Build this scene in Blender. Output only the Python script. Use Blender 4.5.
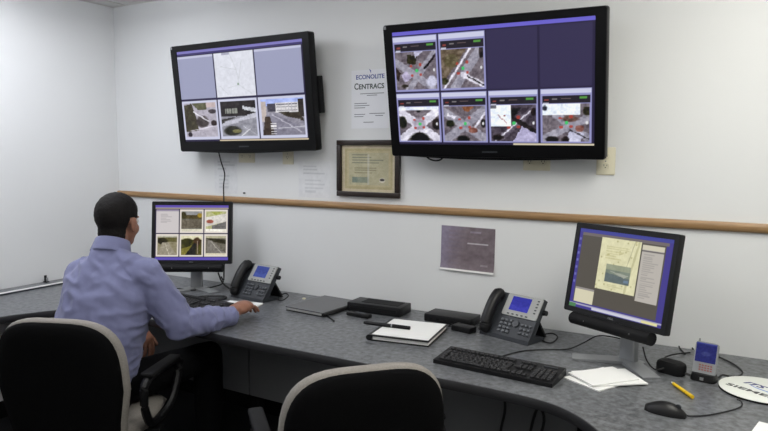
import bpy, bmesh, math, random
import numpy as np
from mathutils import Vector, Matrix, noise as mnoise

# ------------------------------------------------------------------ scene, camera, light
for o in list(bpy.data.objects):
    bpy.data.objects.remove(o)
SC = bpy.context.scene
COL = SC.collection
EXPO = 0.0
SC.view_settings.view_transform = 'Standard'
SC.view_settings.look = 'None'
SC.view_settings.gamma = 1.0
SC.view_settings.use_curve_mapping = False
SC.view_settings.exposure = EXPO

CAM = np.array([3.64051, -2.79273, 1.51445])
YAW, PITCH, ROLL, FPX = 0.52365, -0.09652, 0.00612, 640.0


def cam_axes():
    cy, sy, cp, sp = math.cos(YAW), math.sin(YAW), math.cos(PITCH), math.sin(PITCH)
    f = np.array([-sy * cp, cy * cp, sp]); r = np.array([cy, sy, 0.0]); u = np.cross(r, f)
    c, s = math.cos(ROLL), math.sin(ROLL)
    return c * r + s * u, -s * r + c * u, f


CR, CU, CF = cam_axes()
cam_data = bpy.data.cameras.new('camera')
cam_data.sensor_width = 36.0
cam_data.lens = FPX / 768 * 36.0
cam_data.clip_start = 0.05
cam = bpy.data.objects.new('camera', cam_data)
COL.objects.link(cam)
cam.matrix_world = Matrix(((CR[0], CU[0], -CF[0], CAM[0]), (CR[1], CU[1], -CF[1], CAM[1]),
                           (CR[2], CU[2], -CF[2], CAM[2]), (0, 0, 0, 1)))
SC.camera = cam

world = bpy.data.worlds.new('world')
SC.world = world
world.use_nodes = True
world.node_tree.nodes['Background'].inputs[0].default_value = (0.6, 0.65, 0.7, 1)
world.node_tree.nodes['Background'].inputs[1].default_value = 0.02

ROOM_X, ROOM_Y, ROOM_H = 5.2, -4.6, 2.44


# surface-mounted fluorescent fixtures out of view, the middle pair added as fill (built with the room below): x, y, watts, colour
LAMPS = ((0.73, -1.20, 21, (0.91, 0.935, 1.0)), (1.95, -1.20, 6, (0.98, 0.98, 1.0)), (3.78, -1.20, 28, (1.0, 0.985, 0.91)), (2.56, -2.47, 8, (0.98, 0.98, 0.98)),  # the middle pair is added fill, lifting the wall between the televisions
         (1.34, -3.7, 8, (0.96, 0.97, 1.0)), (3.78, -3.7, 8, (1.0, 0.98, 0.92)))


# ------------------------------------------------------------------ pixel helpers (768 x 431)
def ray(x, y):
    return CR * ((x - 384) / FPX) + CU * ((215.5 - y) / FPX) + CF


def atz(x, y, z=0.74):
    d = ray(x, y); return CAM + d * ((z - CAM[2]) / d[2])


def aty(x, y, Y=0.0):
    d = ray(x, y); return CAM + d * ((Y - CAM[1]) / d[1])


# ------------------------------------------------------------------ materials
MATS = {}


def lin(c):
    return tuple((v / 12.92 if v <= 0.04045 else ((v + 0.055) / 1.055) ** 2.4) for v in c)


def mat(name, col, rough=0.5, metal=0.0, noise=None, bump=None, emit=0.0, spec=0.5, sheen=0.0):
    """col in sRGB 0..255. noise=(scale, detail, amount, stretch) varies the colour, bump=(scale, strength)."""
    if name in MATS:
        return MATS[name]
    m = bpy.data.materials.new(name); m.use_nodes = True
    nt = m.node_tree; b = nt.nodes['Principled BSDF']
    c = lin([v / 255 for v in col])
    b.inputs['Base Color'].default_value = (*c, 1)
    b.inputs['Roughness'].default_value = rough
    b.inputs['Metallic'].default_value = metal
    b.inputs['Specular IOR Level'].default_value = spec
    if sheen:
        b.inputs['Sheen Weight'].default_value = sheen
    tc = nt.nodes.new('ShaderNodeTexCoord')
    if noise:
        sc, det, amt = noise[:3]; st = noise[3] if len(noise) > 3 else (1, 1, 1)
        mp = nt.nodes.new('ShaderNodeMapping'); mp.inputs['Scale'].default_value = st
        n = nt.nodes.new('ShaderNodeTexNoise'); n.inputs['Scale'].default_value = sc; n.inputs['Detail'].default_value = det
        n.inputs['Roughness'].default_value = 0.65
        r = nt.nodes.new('ShaderNodeValToRGB')
        r.color_ramp.elements[0].position = 0.3; r.color_ramp.elements[1].position = 0.7
        r.color_ramp.elements[0].color = (*[max(0, v * (1 - amt)) for v in c], 1)
        r.color_ramp.elements[1].color = (*[min(1, v * (1 + amt)) for v in c], 1)
        nt.links.new(tc.outputs['Object'], mp.inputs[0]); nt.links.new(mp.outputs[0], n.inputs['Vector'])
        nt.links.new(n.outputs[0], r.inputs[0]); nt.links.new(r.outputs[0], b.inputs['Base Color'])
    if bump:
        n2 = nt.nodes.new('ShaderNodeTexNoise'); n2.inputs['Scale'].default_value = bump[0]; n2.inputs['Detail'].default_value = 4
        bp = nt.nodes.new('ShaderNodeBump'); bp.inputs['Strength'].default_value = bump[1]; bp.inputs['Distance'].default_value = 0.004
        nt.links.new(tc.outputs['Object'], n2.inputs['Vector']); nt.links.new(n2.outputs[0], bp.inputs['Height'])
        nt.links.new(bp.outputs[0], b.inputs['Normal'])
    if emit:
        b.inputs['Emission Color'].default_value = (*c, 1); b.inputs['Emission Strength'].default_value = emit
    MATS[name] = m
    return m


def paint_mat(name, emit=0.0, rough=0.5):
    """colour comes from the mesh's own 'paint' colour attribute (printed matter, screens)."""
    if name in MATS:
        return MATS[name]
    m = bpy.data.materials.new(name); m.use_nodes = True
    nt = m.node_tree; b = nt.nodes['Principled BSDF']
    a = nt.nodes.new('ShaderNodeVertexColor'); a.layer_name = 'paint'
    b.inputs['Roughness'].default_value = rough
    if emit:
        b.inputs['Base Color'].default_value = (0.012, 0.012, 0.014, 1); b.inputs['Specular IOR Level'].default_value = 0.15
        nt.links.new(a.outputs[0], b.inputs['Emission Color'])
        b.inputs['Emission Strength'].default_value = emit / 2 ** EXPO
    else:
        nt.links.new(a.outputs[0], b.inputs['Base Color'])
    MATS[name] = m
    return m


WALL = mat('wall_paint', (221, 222, 222), 0.6, noise=(1.3, 3, 0.015), bump=(160, 0.06))
CEIL = mat('ceiling_tile', (215, 214, 212), 0.9, noise=(60, 4, 0.06), bump=(90, 0.3))
GRID = mat('ceiling_grid', (205, 203, 200), 0.5)
FLOOR = mat('carpet', (36, 37, 41), 0.95, noise=(120, 3, 0.3), bump=(300, 0.5))
WOOD = mat('oak_rail', (152, 119, 80), 0.45, noise=(9, 6, 0.33, (0.5, 6, 9)), bump=(40, 0.08))
LAM = mat('grey_laminate', (96, 98, 101), 0.30, noise=(42, 10, 0.75), spec=0.5)
EDGE = mat('desk_edge_band', (44, 44, 46), 0.35)
PANEL = mat('modesty_panel', (112, 113, 115), 0.6)
BLK = mat('black_plastic', (13, 13, 15), 0.42, spec=0.35)
BLKG = mat('black_gloss_bezel', (7, 7, 9), 0.3, spec=0.22)
BLKM = mat('black_matte', (14, 14, 16), 0.7, spec=0.25)
KEYM = mat('key_black', (30, 30, 32), 0.5)
GREYP = mat('charcoal_plastic', (44, 47, 52), 0.4)
SILVER = mat('silver_plastic', (150, 152, 154), 0.32, metal=0.35)
STEEL = mat('steel', (150, 150, 150), 0.3, metal=0.9)
FAB = mat('black_fabric', (7, 7, 8), 0.95, noise=(220, 2, 0.35), bump=(400, 0.3), spec=0.1)
BEI = mat('warm_grey_fabric', (138, 133, 127), 0.9, noise=(180, 2, 0.12), bump=(350, 0.25))
PAPER = mat('paper', (232, 232, 230), 0.7)
PAPER2 = mat('thin_paper', (228, 229, 233), 0.7)
IVORY = mat('ivory_plate', (214, 208, 184), 0.4)
CORD = mat('cord_black', (20, 20, 22), 0.5)
SHIRT = mat('shirt_blue', (115, 118, 153), 0.85, noise=(30, 4, 0.05), bump=(420, 0.12), sheen=0.15)
SKIN = mat('skin', (142, 98, 78), 0.5, noise=(40, 3, 0.08))
HAIR = mat('hair', (18, 15, 14), 0.7, noise=(90, 4, 0.5), bump=(260, 0.7), spec=0.2)
TROU = mat('trousers', (9, 9, 11), 0.9, bump=(300, 0.2), spec=0.1)
LEATH = mat('black_leather', (15, 14, 14), 0.45, bump=(220, 0.1))
FRAMEW = mat('dark_walnut', (38, 27, 22), 0.35, noise=(14, 4, 0.25, (1, 1, 6)))
YEL = mat('yellow_barrel', (226, 186, 24), 0.35)
WHITEP = mat('white_plastic', (225, 225, 222), 0.4)
BLUEINK = mat('blue_ink', (58, 76, 146), 0.6)
DARKINK = mat('dark_ink', (62, 74, 72), 0.6)
GREYINK = mat('grey_ink', (120, 122, 124), 0.6)
SCREEN = paint_mat('screen_glow', emit=0.95, rough=0.35)
PRINT = paint_mat('printed_paper', rough=0.6)


# ------------------------------------------------------------------ mesh helpers
class MB:
    def __init__(s):
        s.bm = bmesh.new()

    def box(s, c, d, bevel=0.0, seg=2, rot=None):
        m = Matrix.Translation(c) @ (rot.to_4x4() if rot is not None else Matrix()) @ Matrix.Diagonal((*d, 1))
        r = bmesh.ops.create_cube(s.bm, size=1.0, matrix=m)
        if bevel:
            es = set()
            for v in r['verts']:
                es.update(v.link_edges)
            bmesh.ops.bevel(s.bm, geom=list(es), offset=bevel, segments=seg, affect='EDGES', profile=0.5)
        return s

    def ell(s, c, r, rot=None, u=20, v=12):
        m = Matrix.Translation(c) @ (rot.to_4x4() if rot is not None else Matrix()) @ Matrix.Diagonal((*r, 1))
        bmesh.ops.create_uvsphere(s.bm, u_segments=u, v_segments=v, radius=1.0, matrix=m)
        return s

    def cone(s, p0, r0, p1, r1, n=16):
        p0, p1 = Vector(p0), Vector(p1); d = p1 - p0
        q = d.to_track_quat('Z', 'Y').to_matrix().to_4x4()
        m = Matrix.Translation((p0 + p1) / 2) @ q
        bmesh.ops.create_cone(s.bm, cap_ends=True, segments=n, radius1=r0, radius2=r1, depth=d.length, matrix=m)
        return s

    def limb(s, p0, r0, p1, r1, n=16):
        s.cone(p0, r0, p1, r1, n); s.ell(p0, (r0,) * 3, None, n, 10); s.ell(p1, (r1,) * 3, None, n, 10)
        return s

    def tube(s, pts, r, n=8, smooth=4, closed=False, flat=1.0, up0=Vector((0, 0, 1))):
        P = [Vector(p) for p in pts]
        if smooth and len(P) > 2:
            P = catmull(P, smooth, closed)
        rings = []; N = len(P)
        for i, p in enumerate(P):
            a = P[(i - 1) % N] if (i > 0 or closed) else p
            b = P[(i + 1) % N] if (i < N - 1 or closed) else p
            t = (b - a).normalized()
            up = up0 if abs(t.z) < 0.95 else Vector((0, 1, 0))
            x = t.cross(up).normalized(); y = x.cross(t)
            rr = r if not callable(r) else r(i / (N - 1))
            rings.append([s.bm.verts.new(p + x * math.cos(2 * math.pi * k / n) * rr + y * math.sin(2 * math.pi * k / n) * rr * flat) for k in range(n)])
        for i in range(N if closed else N - 1):
            A, B = rings[i], rings[(i + 1) % N]
            for k in range(n):
                s.bm.faces.new((A[k], A[(k + 1) % n], B[(k + 1) % n], B[k]))
        if not closed:
            s.bm.faces.new(rings[0][::-1]); s.bm.faces.new(rings[-1])
        return s

    def rings(s, R, cap=True):
        V = [[s.bm.verts.new(p) for p in r] for r in R]
        n = len(V[0])
        for i in range(len(V) - 1):
            for k in range(n):
                s.bm.faces.new((V[i][k], V[i][(k + 1) % n], V[i + 1][(k + 1) % n], V[i + 1][k]))
        if cap:
            s.bm.faces.new(V[0][::-1]); s.bm.faces.new(V[-1])
        return s

    def prism(s, pts, z0, z1):
        """pts in xy, extruded z0..z1"""
        return s.rings([[Vector((x, y, z0)) for x, y in pts], [Vector((x, y, z1)) for x, y in pts]])

    def prism_x(s, pts, x0, x1):
        """pts in (y, z), extruded along x"""
        return s.rings([[Vector((x0, y, z)) for y, z in pts], [Vector((x1, y, z)) for y, z in pts]])

    def bevel_all(s, off, seg=2, ang=0.5):
        es = [e for e in s.bm.edges if len(e.link_faces) == 2 and e.calc_face_angle(0) > ang]
        bmesh.ops.bevel(s.bm, geom=es, offset=off, segments=seg, affect='EDGES', profile=0.5)
        return s

    def xf(s, m):
        bmesh.ops.transform(s.bm, matrix=m, verts=s.bm.verts); return s

    def build(s, name, material, parent=None, smooth=True, loc=None, rz=0.0, ang=0.6):
        bmesh.ops.recalc_face_normals(s.bm, faces=s.bm.faces)
        me = bpy.data.meshes.new(name)
        if smooth:
            for f in s.bm.faces:
                f.smooth = True
            for e in s.bm.edges:
                if len(e.link_faces) == 2 and e.calc_face_angle(0) > ang:
                    e.smooth = False
        s.bm.to_mesh(me); s.bm.free()
        me.materials.append(material)
        return link(name, me, parent, loc, rz)


def link(name, me, parent=None, loc=None, rz=0.0):
    o = bpy.data.objects.new(name, me); COL.objects.link(o)
    o.parent = parent
    if loc is not None:
        o.location = loc
    o.rotation_euler = (0, 0, rz)
    return o


def catmull(P, k, closed=False):
    out = []; N = len(P)
    for i in range(N if closed else N - 1):
        a = P[(i - 1) % N] if (i > 0 or closed) else P[0]
        b, c = P[i], P[(i + 1) % N]
        d = P[(i + 2) % N] if (i < N - 2 or closed) else P[-1]
        for j in range(k):
            t = j / k
            out.append(0.5 * ((2 * b) + (c - a) * t + (2 * a - 5 * b + 4 * c - d) * t * t + (3 * b - a - 3 * c + d) * t ** 3))
    if not closed:
        out.append(P[-1])
    return out


def tag(o, label, cat, group=None):
    o['label'] = label; o['category'] = cat
    if group:
        o['group'] = group
    return o


def thing(name, label, cat, loc=(0, 0, 0), rz=0.0, group=None):
    return tag(link(name, None, None, loc, rz), label, cat, group)


def struct(o):
    o['kind'] = 'structure'; return o


def copy_tree(o, parent=None):
    c = o.copy(); COL.objects.link(c); c.parent = parent
    for ch in [x for x in bpy.data.objects if x.parent == o]:
        copy_tree(ch, c)
    return c


def rotx(a):
    return Matrix.Rotation(a, 4, 'X')


def rounded(w, h, r, n=5):
    pts = []
    for cx, cy, a0 in ((w / 2 - r, h / 2 - r, 0), (-w / 2 + r, h / 2 - r, 90), (-w / 2 + r, -h / 2 + r, 180), (w / 2 - r, -h / 2 + r, 270)):
        for k in range(n + 1):
            a = math.radians(a0 + 90 * k / n); pts.append((cx + r * math.cos(a), cy + r * math.sin(a)))
    return pts


# ---- painted sheets: a fine grid whose vertices carry the printed colours
def sheet(name, img, w, h, material, parent=None, m=None, thick=0.0, curl=None, loc=None, rz=0.0):
    """img rows from the top, sRGB 0..1; sheet stands in local xz facing -y (m transforms it)."""
    H, W = img.shape[:2]
    xs = np.linspace(-w / 2, w / 2, W); zs = np.linspace(h / 2, -h / 2, H)
    X, Z = np.meshgrid(xs, zs); Y = np.zeros_like(X)
    if curl is not None:
        Y = curl(X, Z)
    V = np.stack([X, Y, Z], -1).reshape(-1, 3)
    i = np.arange(W * H).reshape(H, W)
    F = np.stack([i[1:, :-1], i[1:, 1:], i[:-1, 1:], i[:-1, :-1]], -1).reshape(-1, 4)
    C = np.concatenate([np.where(img <= 0.04045, img / 12.92, ((np.clip(img, 0, 1) + 0.055) / 1.055) ** 2.4), np.ones((H, W, 1))], -1).reshape(-1, 4)
    if thick:
        n = W * H
        V2 = V.copy(); V2[:, 1] += thick
        loop = np.concatenate([i[0, :], i[1:, -1], i[-1, -2::-1], i[-2:0:-1, 0]])
        nx = np.roll(loop, -1)
        S = np.stack([loop, nx, nx + n, loop + n], -1)
        V = np.concatenate([V, V2]); F = np.concatenate([F, F[:, ::-1] + n, S]); C = np.concatenate([C, C])
    if m is not None:
        Mn = np.array(m); V = V @ Mn[:3, :3].T + Mn[:3, 3]
    me = bpy.data.meshes.new(name)
    me.from_pydata(V.tolist(), [], F.tolist())
    a = me.color_attributes.new('paint', 'FLOAT_COLOR', 'POINT')
    a.data.foreach_set('color', C.astype(np.float32).ravel())
    me.materials.append(material)
    return link(name, me, parent, loc, rz)


def rgb(*c):
    return np.array(c, float) / 255


class Art:
    """small raster painter in fractions of the sheet (0..1, y down)"""
    def __init__(s, W, H, bg):
        s.W, s.H = W, H; s.a = np.zeros((H, W, 3)); s.a[:] = rgb(*bg)
        s.X, s.Y = np.meshgrid((np.arange(W) + .5) / W, (np.arange(H) + .5) / H)

    def put(s, mask, c, al=1.0):
        mm = mask[..., None] * al
        s.a = s.a * (1 - mm) + rgb(*c) * mm; return s

    def rect(s, x0, y0, x1, y1, c, al=1.0):
        return s.put(((s.X >= x0) & (s.X < x1) & (s.Y >= y0) & (s.Y < y1)).astype(float), c, al)

    def poly(s, pts, c, al=1.0):
        ins = np.zeros_like(s.X, bool); n = len(pts)
        for i in range(n):
            (x0, y0), (x1, y1) = pts[i], pts[(i + 1) % n]
            if y0 == y1:
                continue
            hit = ((s.Y >= min(y0, y1)) & (s.Y < max(y0, y1)) & (s.X < x0 + (s.Y - y0) * (x1 - x0) / (y1 - y0)))
            ins ^= hit
        return s.put(ins.astype(float), c, al)

    def line(s, x0, y0, x1, y1, w, c, al=1.0, asp=1.0):
        dx, dy = x1 - x0, (y1 - y0) * asp; L = dx * dx + dy * dy + 1e-12
        px, py = s.X - x0, (s.Y - y0) * asp
        t = np.clip((px * dx + py * dy) / L, 0, 1)
        d = np.hypot(px - t * dx, py - t * dy)
        return s.put(np.clip((w / 2 - d) * s.W + .5, 0, 1), c, al)

    def blob(s, x, y, rx, ry, c, al=1.0):
        d = np.hypot((s.X - x) / rx, (s.Y - y) / ry)
        return s.put(np.clip((1 - d) * 4, 0, 1), c, al)

    def speck(s, seed, amt, cells=12):
        rg = np.random.default_rng(seed)
        for k in (cells, cells * 2, cells * 4):
            g = rg.random((k + 2, k + 2)) - .5
            fx, fy = s.X * k, s.Y * k
            ix, iy = fx.astype(int), fy.astype(int); tx, ty = fx - ix, fy - iy
            v = (g[iy, ix] * (1 - tx) + g[iy, ix + 1] * tx) * (1 - ty) + (g[iy + 1, ix] * (1 - tx) + g[iy + 1, ix + 1] * tx) * ty
            s.a = np.clip(s.a + v[..., None] * amt, 0, 1); amt *= .8
        return s

    def paste(s, o, x0, y0, x1, y1):
        i0, i1, j0, j1 = round(y0 * s.H), round(y1 * s.H), round(x0 * s.W), round(x1 * s.W)
        yy = ((np.arange(i1 - i0) + .5) / (i1 - i0) * o.H).astype(int); xx = ((np.arange(j1 - j0) + .5) / (j1 - j0) * o.W).astype(int)
        s.a[i0:i1, j0:j1] = o.a[yy][:, xx]; return s

    def textlines(s, x0, y0, x1, y1, n, c, seed=0, al=.6):
        rg = np.random.default_rng(seed); h = (y1 - y0) / n
        for k in range(n):
            s.rect(x0, y0 + k * h, x0 + (x1 - x0) * rg.uniform(.4, 1), y0 + k * h + h * .5, c, al)
        return s


def text_mesh(name, body, size, material, parent, m, extrude=0.0004, bold=0.0, shear=0.0, sx=1.0, width=None):
    cu = bpy.data.curves.new(name, 'FONT'); cu.body = body; cu.size = size; cu.extrude = extrude
    cu.align_x = 'CENTER'; cu.align_y = 'CENTER'; cu.offset = bold; cu.shear = shear; cu.resolution_u = 3
    t = bpy.data.objects.new(name, cu); COL.objects.link(t)
    dg = bpy.context.evaluated_depsgraph_get()
    me = bpy.data.meshes.new_from_object(t.evaluated_get(dg))
    bpy.data.objects.remove(t); bpy.data.curves.remove(cu)
    if width:
        xs_ = [v.co.x for v in me.vertices]; sx = width / (max(xs_) - min(xs_))
    me.transform(m @ Matrix.Diagonal((sx, 1, 1, 1)))
    me.materials.clear(); me.materials.append(material)
    return link(name, me, parent)


FACE = Matrix(((1, 0, 0, 0), (0, 0, -1, 0), (0, 1, 0, 0), (0, 0, 0, 1)))   # text xy -> wall xz facing -y


# ================================================================== the room
def slab(name, c, d, m):
    return struct(MB().box(c, d).build(name, m, smooth=False))


slab('floor', (ROOM_X / 2, ROOM_Y / 2, -0.05), (ROOM_X + .3, -ROOM_Y + .3, 0.1), FLOOR)
slab('wall_back', (ROOM_X / 2, 0.06, ROOM_H / 2 + .04), (ROOM_X + .24, 0.12, ROOM_H + .1), WALL)
slab('wall_left', (-0.06, ROOM_Y / 2, ROOM_H / 2 + .04), (0.12, -ROOM_Y, ROOM_H + .1), WALL)
slab('wall_right', (ROOM_X + 0.06, ROOM_Y / 2, ROOM_H / 2 + .04), (0.12, -ROOM_Y, ROOM_H + .1), WALL)
slab('wall_front', (ROOM_X / 2, ROOM_Y - 0.06, ROOM_H / 2 + .04), (ROOM_X + .24, 0.12, ROOM_H + .1), WALL)
ceil = slab('ceiling', (ROOM_X / 2, ROOM_Y / 2, ROOM_H + 0.07), (ROOM_X, -ROOM_Y, 0.05), GRID)
# suspended grid: tees and lay-in tiles as pieces of the ceiling
xs = [0.0, 0.12] + [0.12 + 0.61 * k for k in range(1, 9)] + [ROOM_X]
ys = [0.0] + [-0.33 - 0.61 * k for k in range(0, 7)] + [ROOM_Y]
tile_mesh = None
tb = 0.012
for i in range(len(xs) - 1):
    for j in range(len(ys) - 1):
        w, d = xs[i + 1] - xs[i] - 2 * tb, ys[j] - ys[j + 1] - 2 * tb
        if tile_mesh is None:
            t0 = MB().box((0, 0, 0), (1, 1, 0.016)).build('ceiling_tile', CEIL, ceil, smooth=False); tile_mesh = t0.data; t = t0
        else:
            t = link('ceiling_tile', tile_mesh, ceil)
        t.location = ((xs[i] + xs[i + 1]) / 2, (ys[j] + ys[j + 1]) / 2, ROOM_H + 0.011)
        t.scale = (w, d, 1)
for x in xs:
    MB().box((x, ROOM_Y / 2, ROOM_H), (0.024, -ROOM_Y, 0.004)).build('grid_tee', GRID, ceil, smooth=False)
for y in ys:
    MB().box((ROOM_X / 2, y, ROOM_H + 0.0005), (ROOM_X, 0.024, 0.004)).build('grid_tee', GRID, ceil, smooth=False)

for k, (lx, ly, lw, lc) in enumerate(LAMPS):  # room fixtures and the added fill pair share one build
    lm = bpy.data.materials.new('lit_diffuser'); lm.use_nodes = True
    pb_ = lm.node_tree.nodes['Principled BSDF']
    pb_.inputs['Base Color'].default_value = (.8, .8, .8, 1)
    pb_.inputs['Emission Color'].default_value = (*lc, 1); pb_.inputs['Emission Strength'].default_value = lw / (math.pi * .72)
    MB().box((lx, ly, ROOM_H - .015), (.62, 1.22, .026), .003).build('light_housing', GRID, ceil)
    MB().box((lx, ly, ROOM_H - .060), (.58, 1.18, .064), .012).build('light_diffuser', lm, ceil)

# wooden chair rail: half-round moulding
prof = [(0, 1.223), (-0.010, 1.224), (-0.017, 1.230), (-0.020, 1.240), (-0.019, 1.251), (-0.014, 1.258), (0, 1.260)]
trim = struct(MB().prism_x(prof, 0.0, ROOM_X).build('trim_1', WOOD))
trim['label'] = 'natural oak chair rail running along the back wall'
# low vinyl base on the visible walls
struct(MB().box((ROOM_X / 2, -0.004, 0.05), (ROOM_X, 0.008, 0.1), 0.002).build('baseboard_back', BLKM))
struct(MB().box((0.004, ROOM_Y / 2, 0.05), (0.008, -ROOM_Y, 0.1), 0.002).build('baseboard_left', BLKM))

# ================================================================== the desk
DZ = 0.74
front = [(0.56, -2.35), (0.57, -1.60), (0.605, -1.17), (0.655, -1.03), (0.715, -0.92), (0.82, -0.835), (0.97, -0.80), (1.20, -0.80), (1.45, -0.815),
         (1.69, -0.825), (1.99, -0.83), (2.30, -0.825), (2.74, -0.825), (2.94, -0.828), (3.08, -0.84), (3.166, -0.868), (3.24, -0.92), (3.30, -0.985),
         (3.35, -1.07), (3.385, -1.18), (3.40, -1.35), (3.40, -1.62)]
fr = [(p.x, p.y) for p in catmull([Vector((*q, 0)) for q in front], 3)]
G = 0.004
outline = [(G, -G), (G, -2.35)] + fr + [(4.15, -1.62), (4.15, -G)]
desk = thing('desk', 'long grey mottled laminate worktop curving around the room along the back wall', 'desk', (0, 0, 0))
wt = MB().prism(outline, DZ - 0.03, DZ)
bmesh.ops.triangulate(wt.bm, faces=[f for f in wt.bm.faces if len(f.verts) > 4])
wt.build('worktop', LAM, desk, smooth=False)
R = []
N = len(fr)
for i, (x, y) in enumerate(fr):
    a = Vector((*fr[max(0, i - 1)], 0)); b = Vector((*fr[min(N - 1, i + 1)], 0)); t = (b - a).normalized()
    nrm = Vector((t.y, -t.x, 0)); p = Vector((x, y, 0))
    R.append([p + nrm * o + Vector((0, 0, z)) for o, z in ((0.0002, DZ - 0.034), (0.004, DZ - 0.034), (0.0065, DZ - 0.028), (0.0065, DZ - 0.006), (0.004, DZ - 0.0005), (0.0002, DZ - 0.0005))])
MB().rings(R).build('edge_band', EDGE, desk)
# modesty panels under the top and their support legs
for x0, x1 in ((0.62, 1.44), (1.45, 2.27), (2.28, 3.10)):
    MB().box(((x0 + x1) / 2, -0.36, 0.49), (x1 - x0, 0.018, 0.44), 0.002).build('modesty_panel', PANEL, desk, smooth=False)
for x, y in ((0.62, -0.30), (1.445, -0.30), (2.275, -0.30), (3.11, -0.30), (0.5, -2.2), (3.55, -1.5), (4.0, -1.5)):
    MB().box((x, y, 0.355), (0.05, 0.05, 0.709), 0.004).build('leg', BLKM, desk)
for x in (1.53, 2.70):
    MB().cone((x, -0.3705, 0.62), 0.028, (x, -0.3745, 0.62), 0.026, 20).build('cable_grommet', BLKM, desk)


# ================================================================== televisions
def street_scene(seed, kind):
    a = Art(64, 50, (150, 150, 160))
    if kind == 0:      # tree-lined diagonal street, pale pavement
        a = Art(64, 50, (176, 172, 182))
        a.poly([(0, .05), (.25, 0), (.38, .45), (.42, .8), (0, .85)], (84, 80, 66)).poly([(.25, .0), (.75, .0), (.7, .2), (.45, .2)], (108, 108, 88))
        a.blob(.55, .55, .22, .2, (90, 84, 84)).blob(.9, .6, .1, .1, (70, 60, 60)).blob(.88, .25, .14, .07, (78, 72, 76))
        a.rect(.7, 0, 1, .14, (190, 176, 176)).blob(.12, .92, .08, .08, (66, 60, 66)).line(.15, .8, 1, .68, .02, (214, 210, 220))
        a.line(.3, .25, .75, .55, .03, (226, 224, 232))
    elif kind == 1:    # shopfront over a junction
        a = Art(64, 50, (152, 152, 160))
        a.rect(0, 0, 1, .42, (66, 62, 62)).rect(.12, .2, .48, .34, (150, 152, 146)).poly([(.62, .14), (1, .22), (1, .32), (.62, .24)], (196, 198, 204))
        for k in range(4):
            a.rect(.15 + .08 * k, .2, .17 + .08 * k, .34, (80, 80, 82))
        a.poly([(0, .62), (1, .34), (1, .46), (0, .72)], (186, 186, 196)).poly([(0, .5), (.5, .42), (0, .62)], (80, 78, 76))
        a.blob(.3, .84, .28, .15, (66, 66, 58)).blob(.42, .85, .14, .06, (130, 128, 96)).line(.55, .98, .8, .8, .03, (210, 210, 214)).line(.62, .72, 1, .98, .015, (190, 190, 200))
    elif kind == 2:    # long avenue with white office block
        a = Art(64, 50, (150, 148, 158))
        a.rect(0, 0, 1, .18, (168, 180, 224)).rect(.34, .1, .9, .38, (206, 204, 206)).rect(.88, .02, 1, .5, (66, 60, 56)).rect(.16, .12, .36, .34, (86, 84, 94)).rect(0, .06, .12, .6, (186, 176, 172))
        for k in range(3):
            a.rect(.38, .14 + .08 * k, .86, .17 + .08 * k, (108, 108, 120))
        for k in range(6):
            a.rect(.4 + .08 * k, .1, .415 + .08 * k, .36, (180, 178, 184))
        a.poly([(.4, .36), (.9, .38), (1, .62), (.62, .5)], (82, 76, 66))
        a.poly([(.1, .42), (.3, .4), (1, .82), (1, 1), (.2, 1)], (140, 138, 150)).line(.26, .42, .92, .92, .02, (198, 196, 206)).line(.4, .8, 1, .76, .02, (206, 206, 214))
        a.poly([(.08, .45), (.2, .46), (.3, 1), (0, 1)], (82, 72, 64))
        for k in range(5):
            a.rect(.2, .66 + .07 * k, .34, .69 + .07 * k, (224, 222, 224))
    elif kind == 3:    # green junction
        a = Art(64, 50, (112, 110, 100))
        a.rect(0, 0, 1, .2, (150, 150, 150)).poly([(0, .2), (1, .16), (1, .4), (0, .34)], (96, 88, 62)).poly([(0, .42), (1, .4), (1, .8), (0, .86)], (116, 110, 98)).blob(.9, .2, .14, .14, (160, 140, 70)).rect(0, .88, 1, 1, (206, 202, 186)).blob(.1, .2, .16, .2, (80, 76, 48))
    elif kind == 4:    # car park with red car
        a = Art(64, 50, (178, 178, 140))
        a.poly([(0, .3), (1, .1), (1, .5), (0, .75)], (206, 202, 196)).blob(.2, .5, .2, .1, (160, 104, 90)).poly([(.3, .7), (1, .5), (1, 1), (.3, 1)], (120, 118, 116)).rect(0, .88, 1, 1, (230, 226, 216)).poly([(.2, 0), (.9, 0), (.5, .2)], (164, 168, 106))
    elif kind == 5:    # parkway
        a = Art(64, 50, (146, 140, 118))
        a.rect(0, 0, 1, .32, (108, 104, 72)).blob(.25, .28, .3, .2, (66, 62, 40)).poly([(.25, .36), (.55, .36), (1, 1), (0, 1)], (156, 150, 136)).line(.4, .4, .6, 1, .02, (206, 200, 184)).rect(0, 0, 1, .08, (178, 176, 160))
    elif kind == 6:    # dark tree avenue
        a = Art(64, 50, (96, 92, 56))
        a.rect(0, 0, 1, .2, (210, 206, 180)).blob(.3, .35, .35, .25, (74, 72, 34)).blob(.78, .3, .2, .25, (86, 70, 50)).poly([(.62, .4), (.75, .4), (.7, 1), (.2, 1)], (60, 58, 52)).poly([(.0, .66), (.5, .5), (.2, 1), (0, 1)], (134, 128, 74)).line(.8, .3, .8, .9, .04, (176, 160, 150))
    else:              # dark highway
        a = Art(64, 50, (118, 114, 104))
        a.rect(0, 0, 1, .12, (176, 172, 150)).poly([(0, .1), (1, .2), (1, .45), (.3, .3)], (70, 66, 46)).poly([(.1, .25), (.3, .25), (1, .9), (1, 1), (.1, 1)], (132, 128, 122)).line(.25, .3, .9, 1, .02, (196, 192, 180)).rect(0, .9, 1, 1, (206, 200, 180))
    a.speck(seed, .09); a.a = np.clip((a.a - .5) * 1.3 + .46, 0, 1)
    return a


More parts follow.
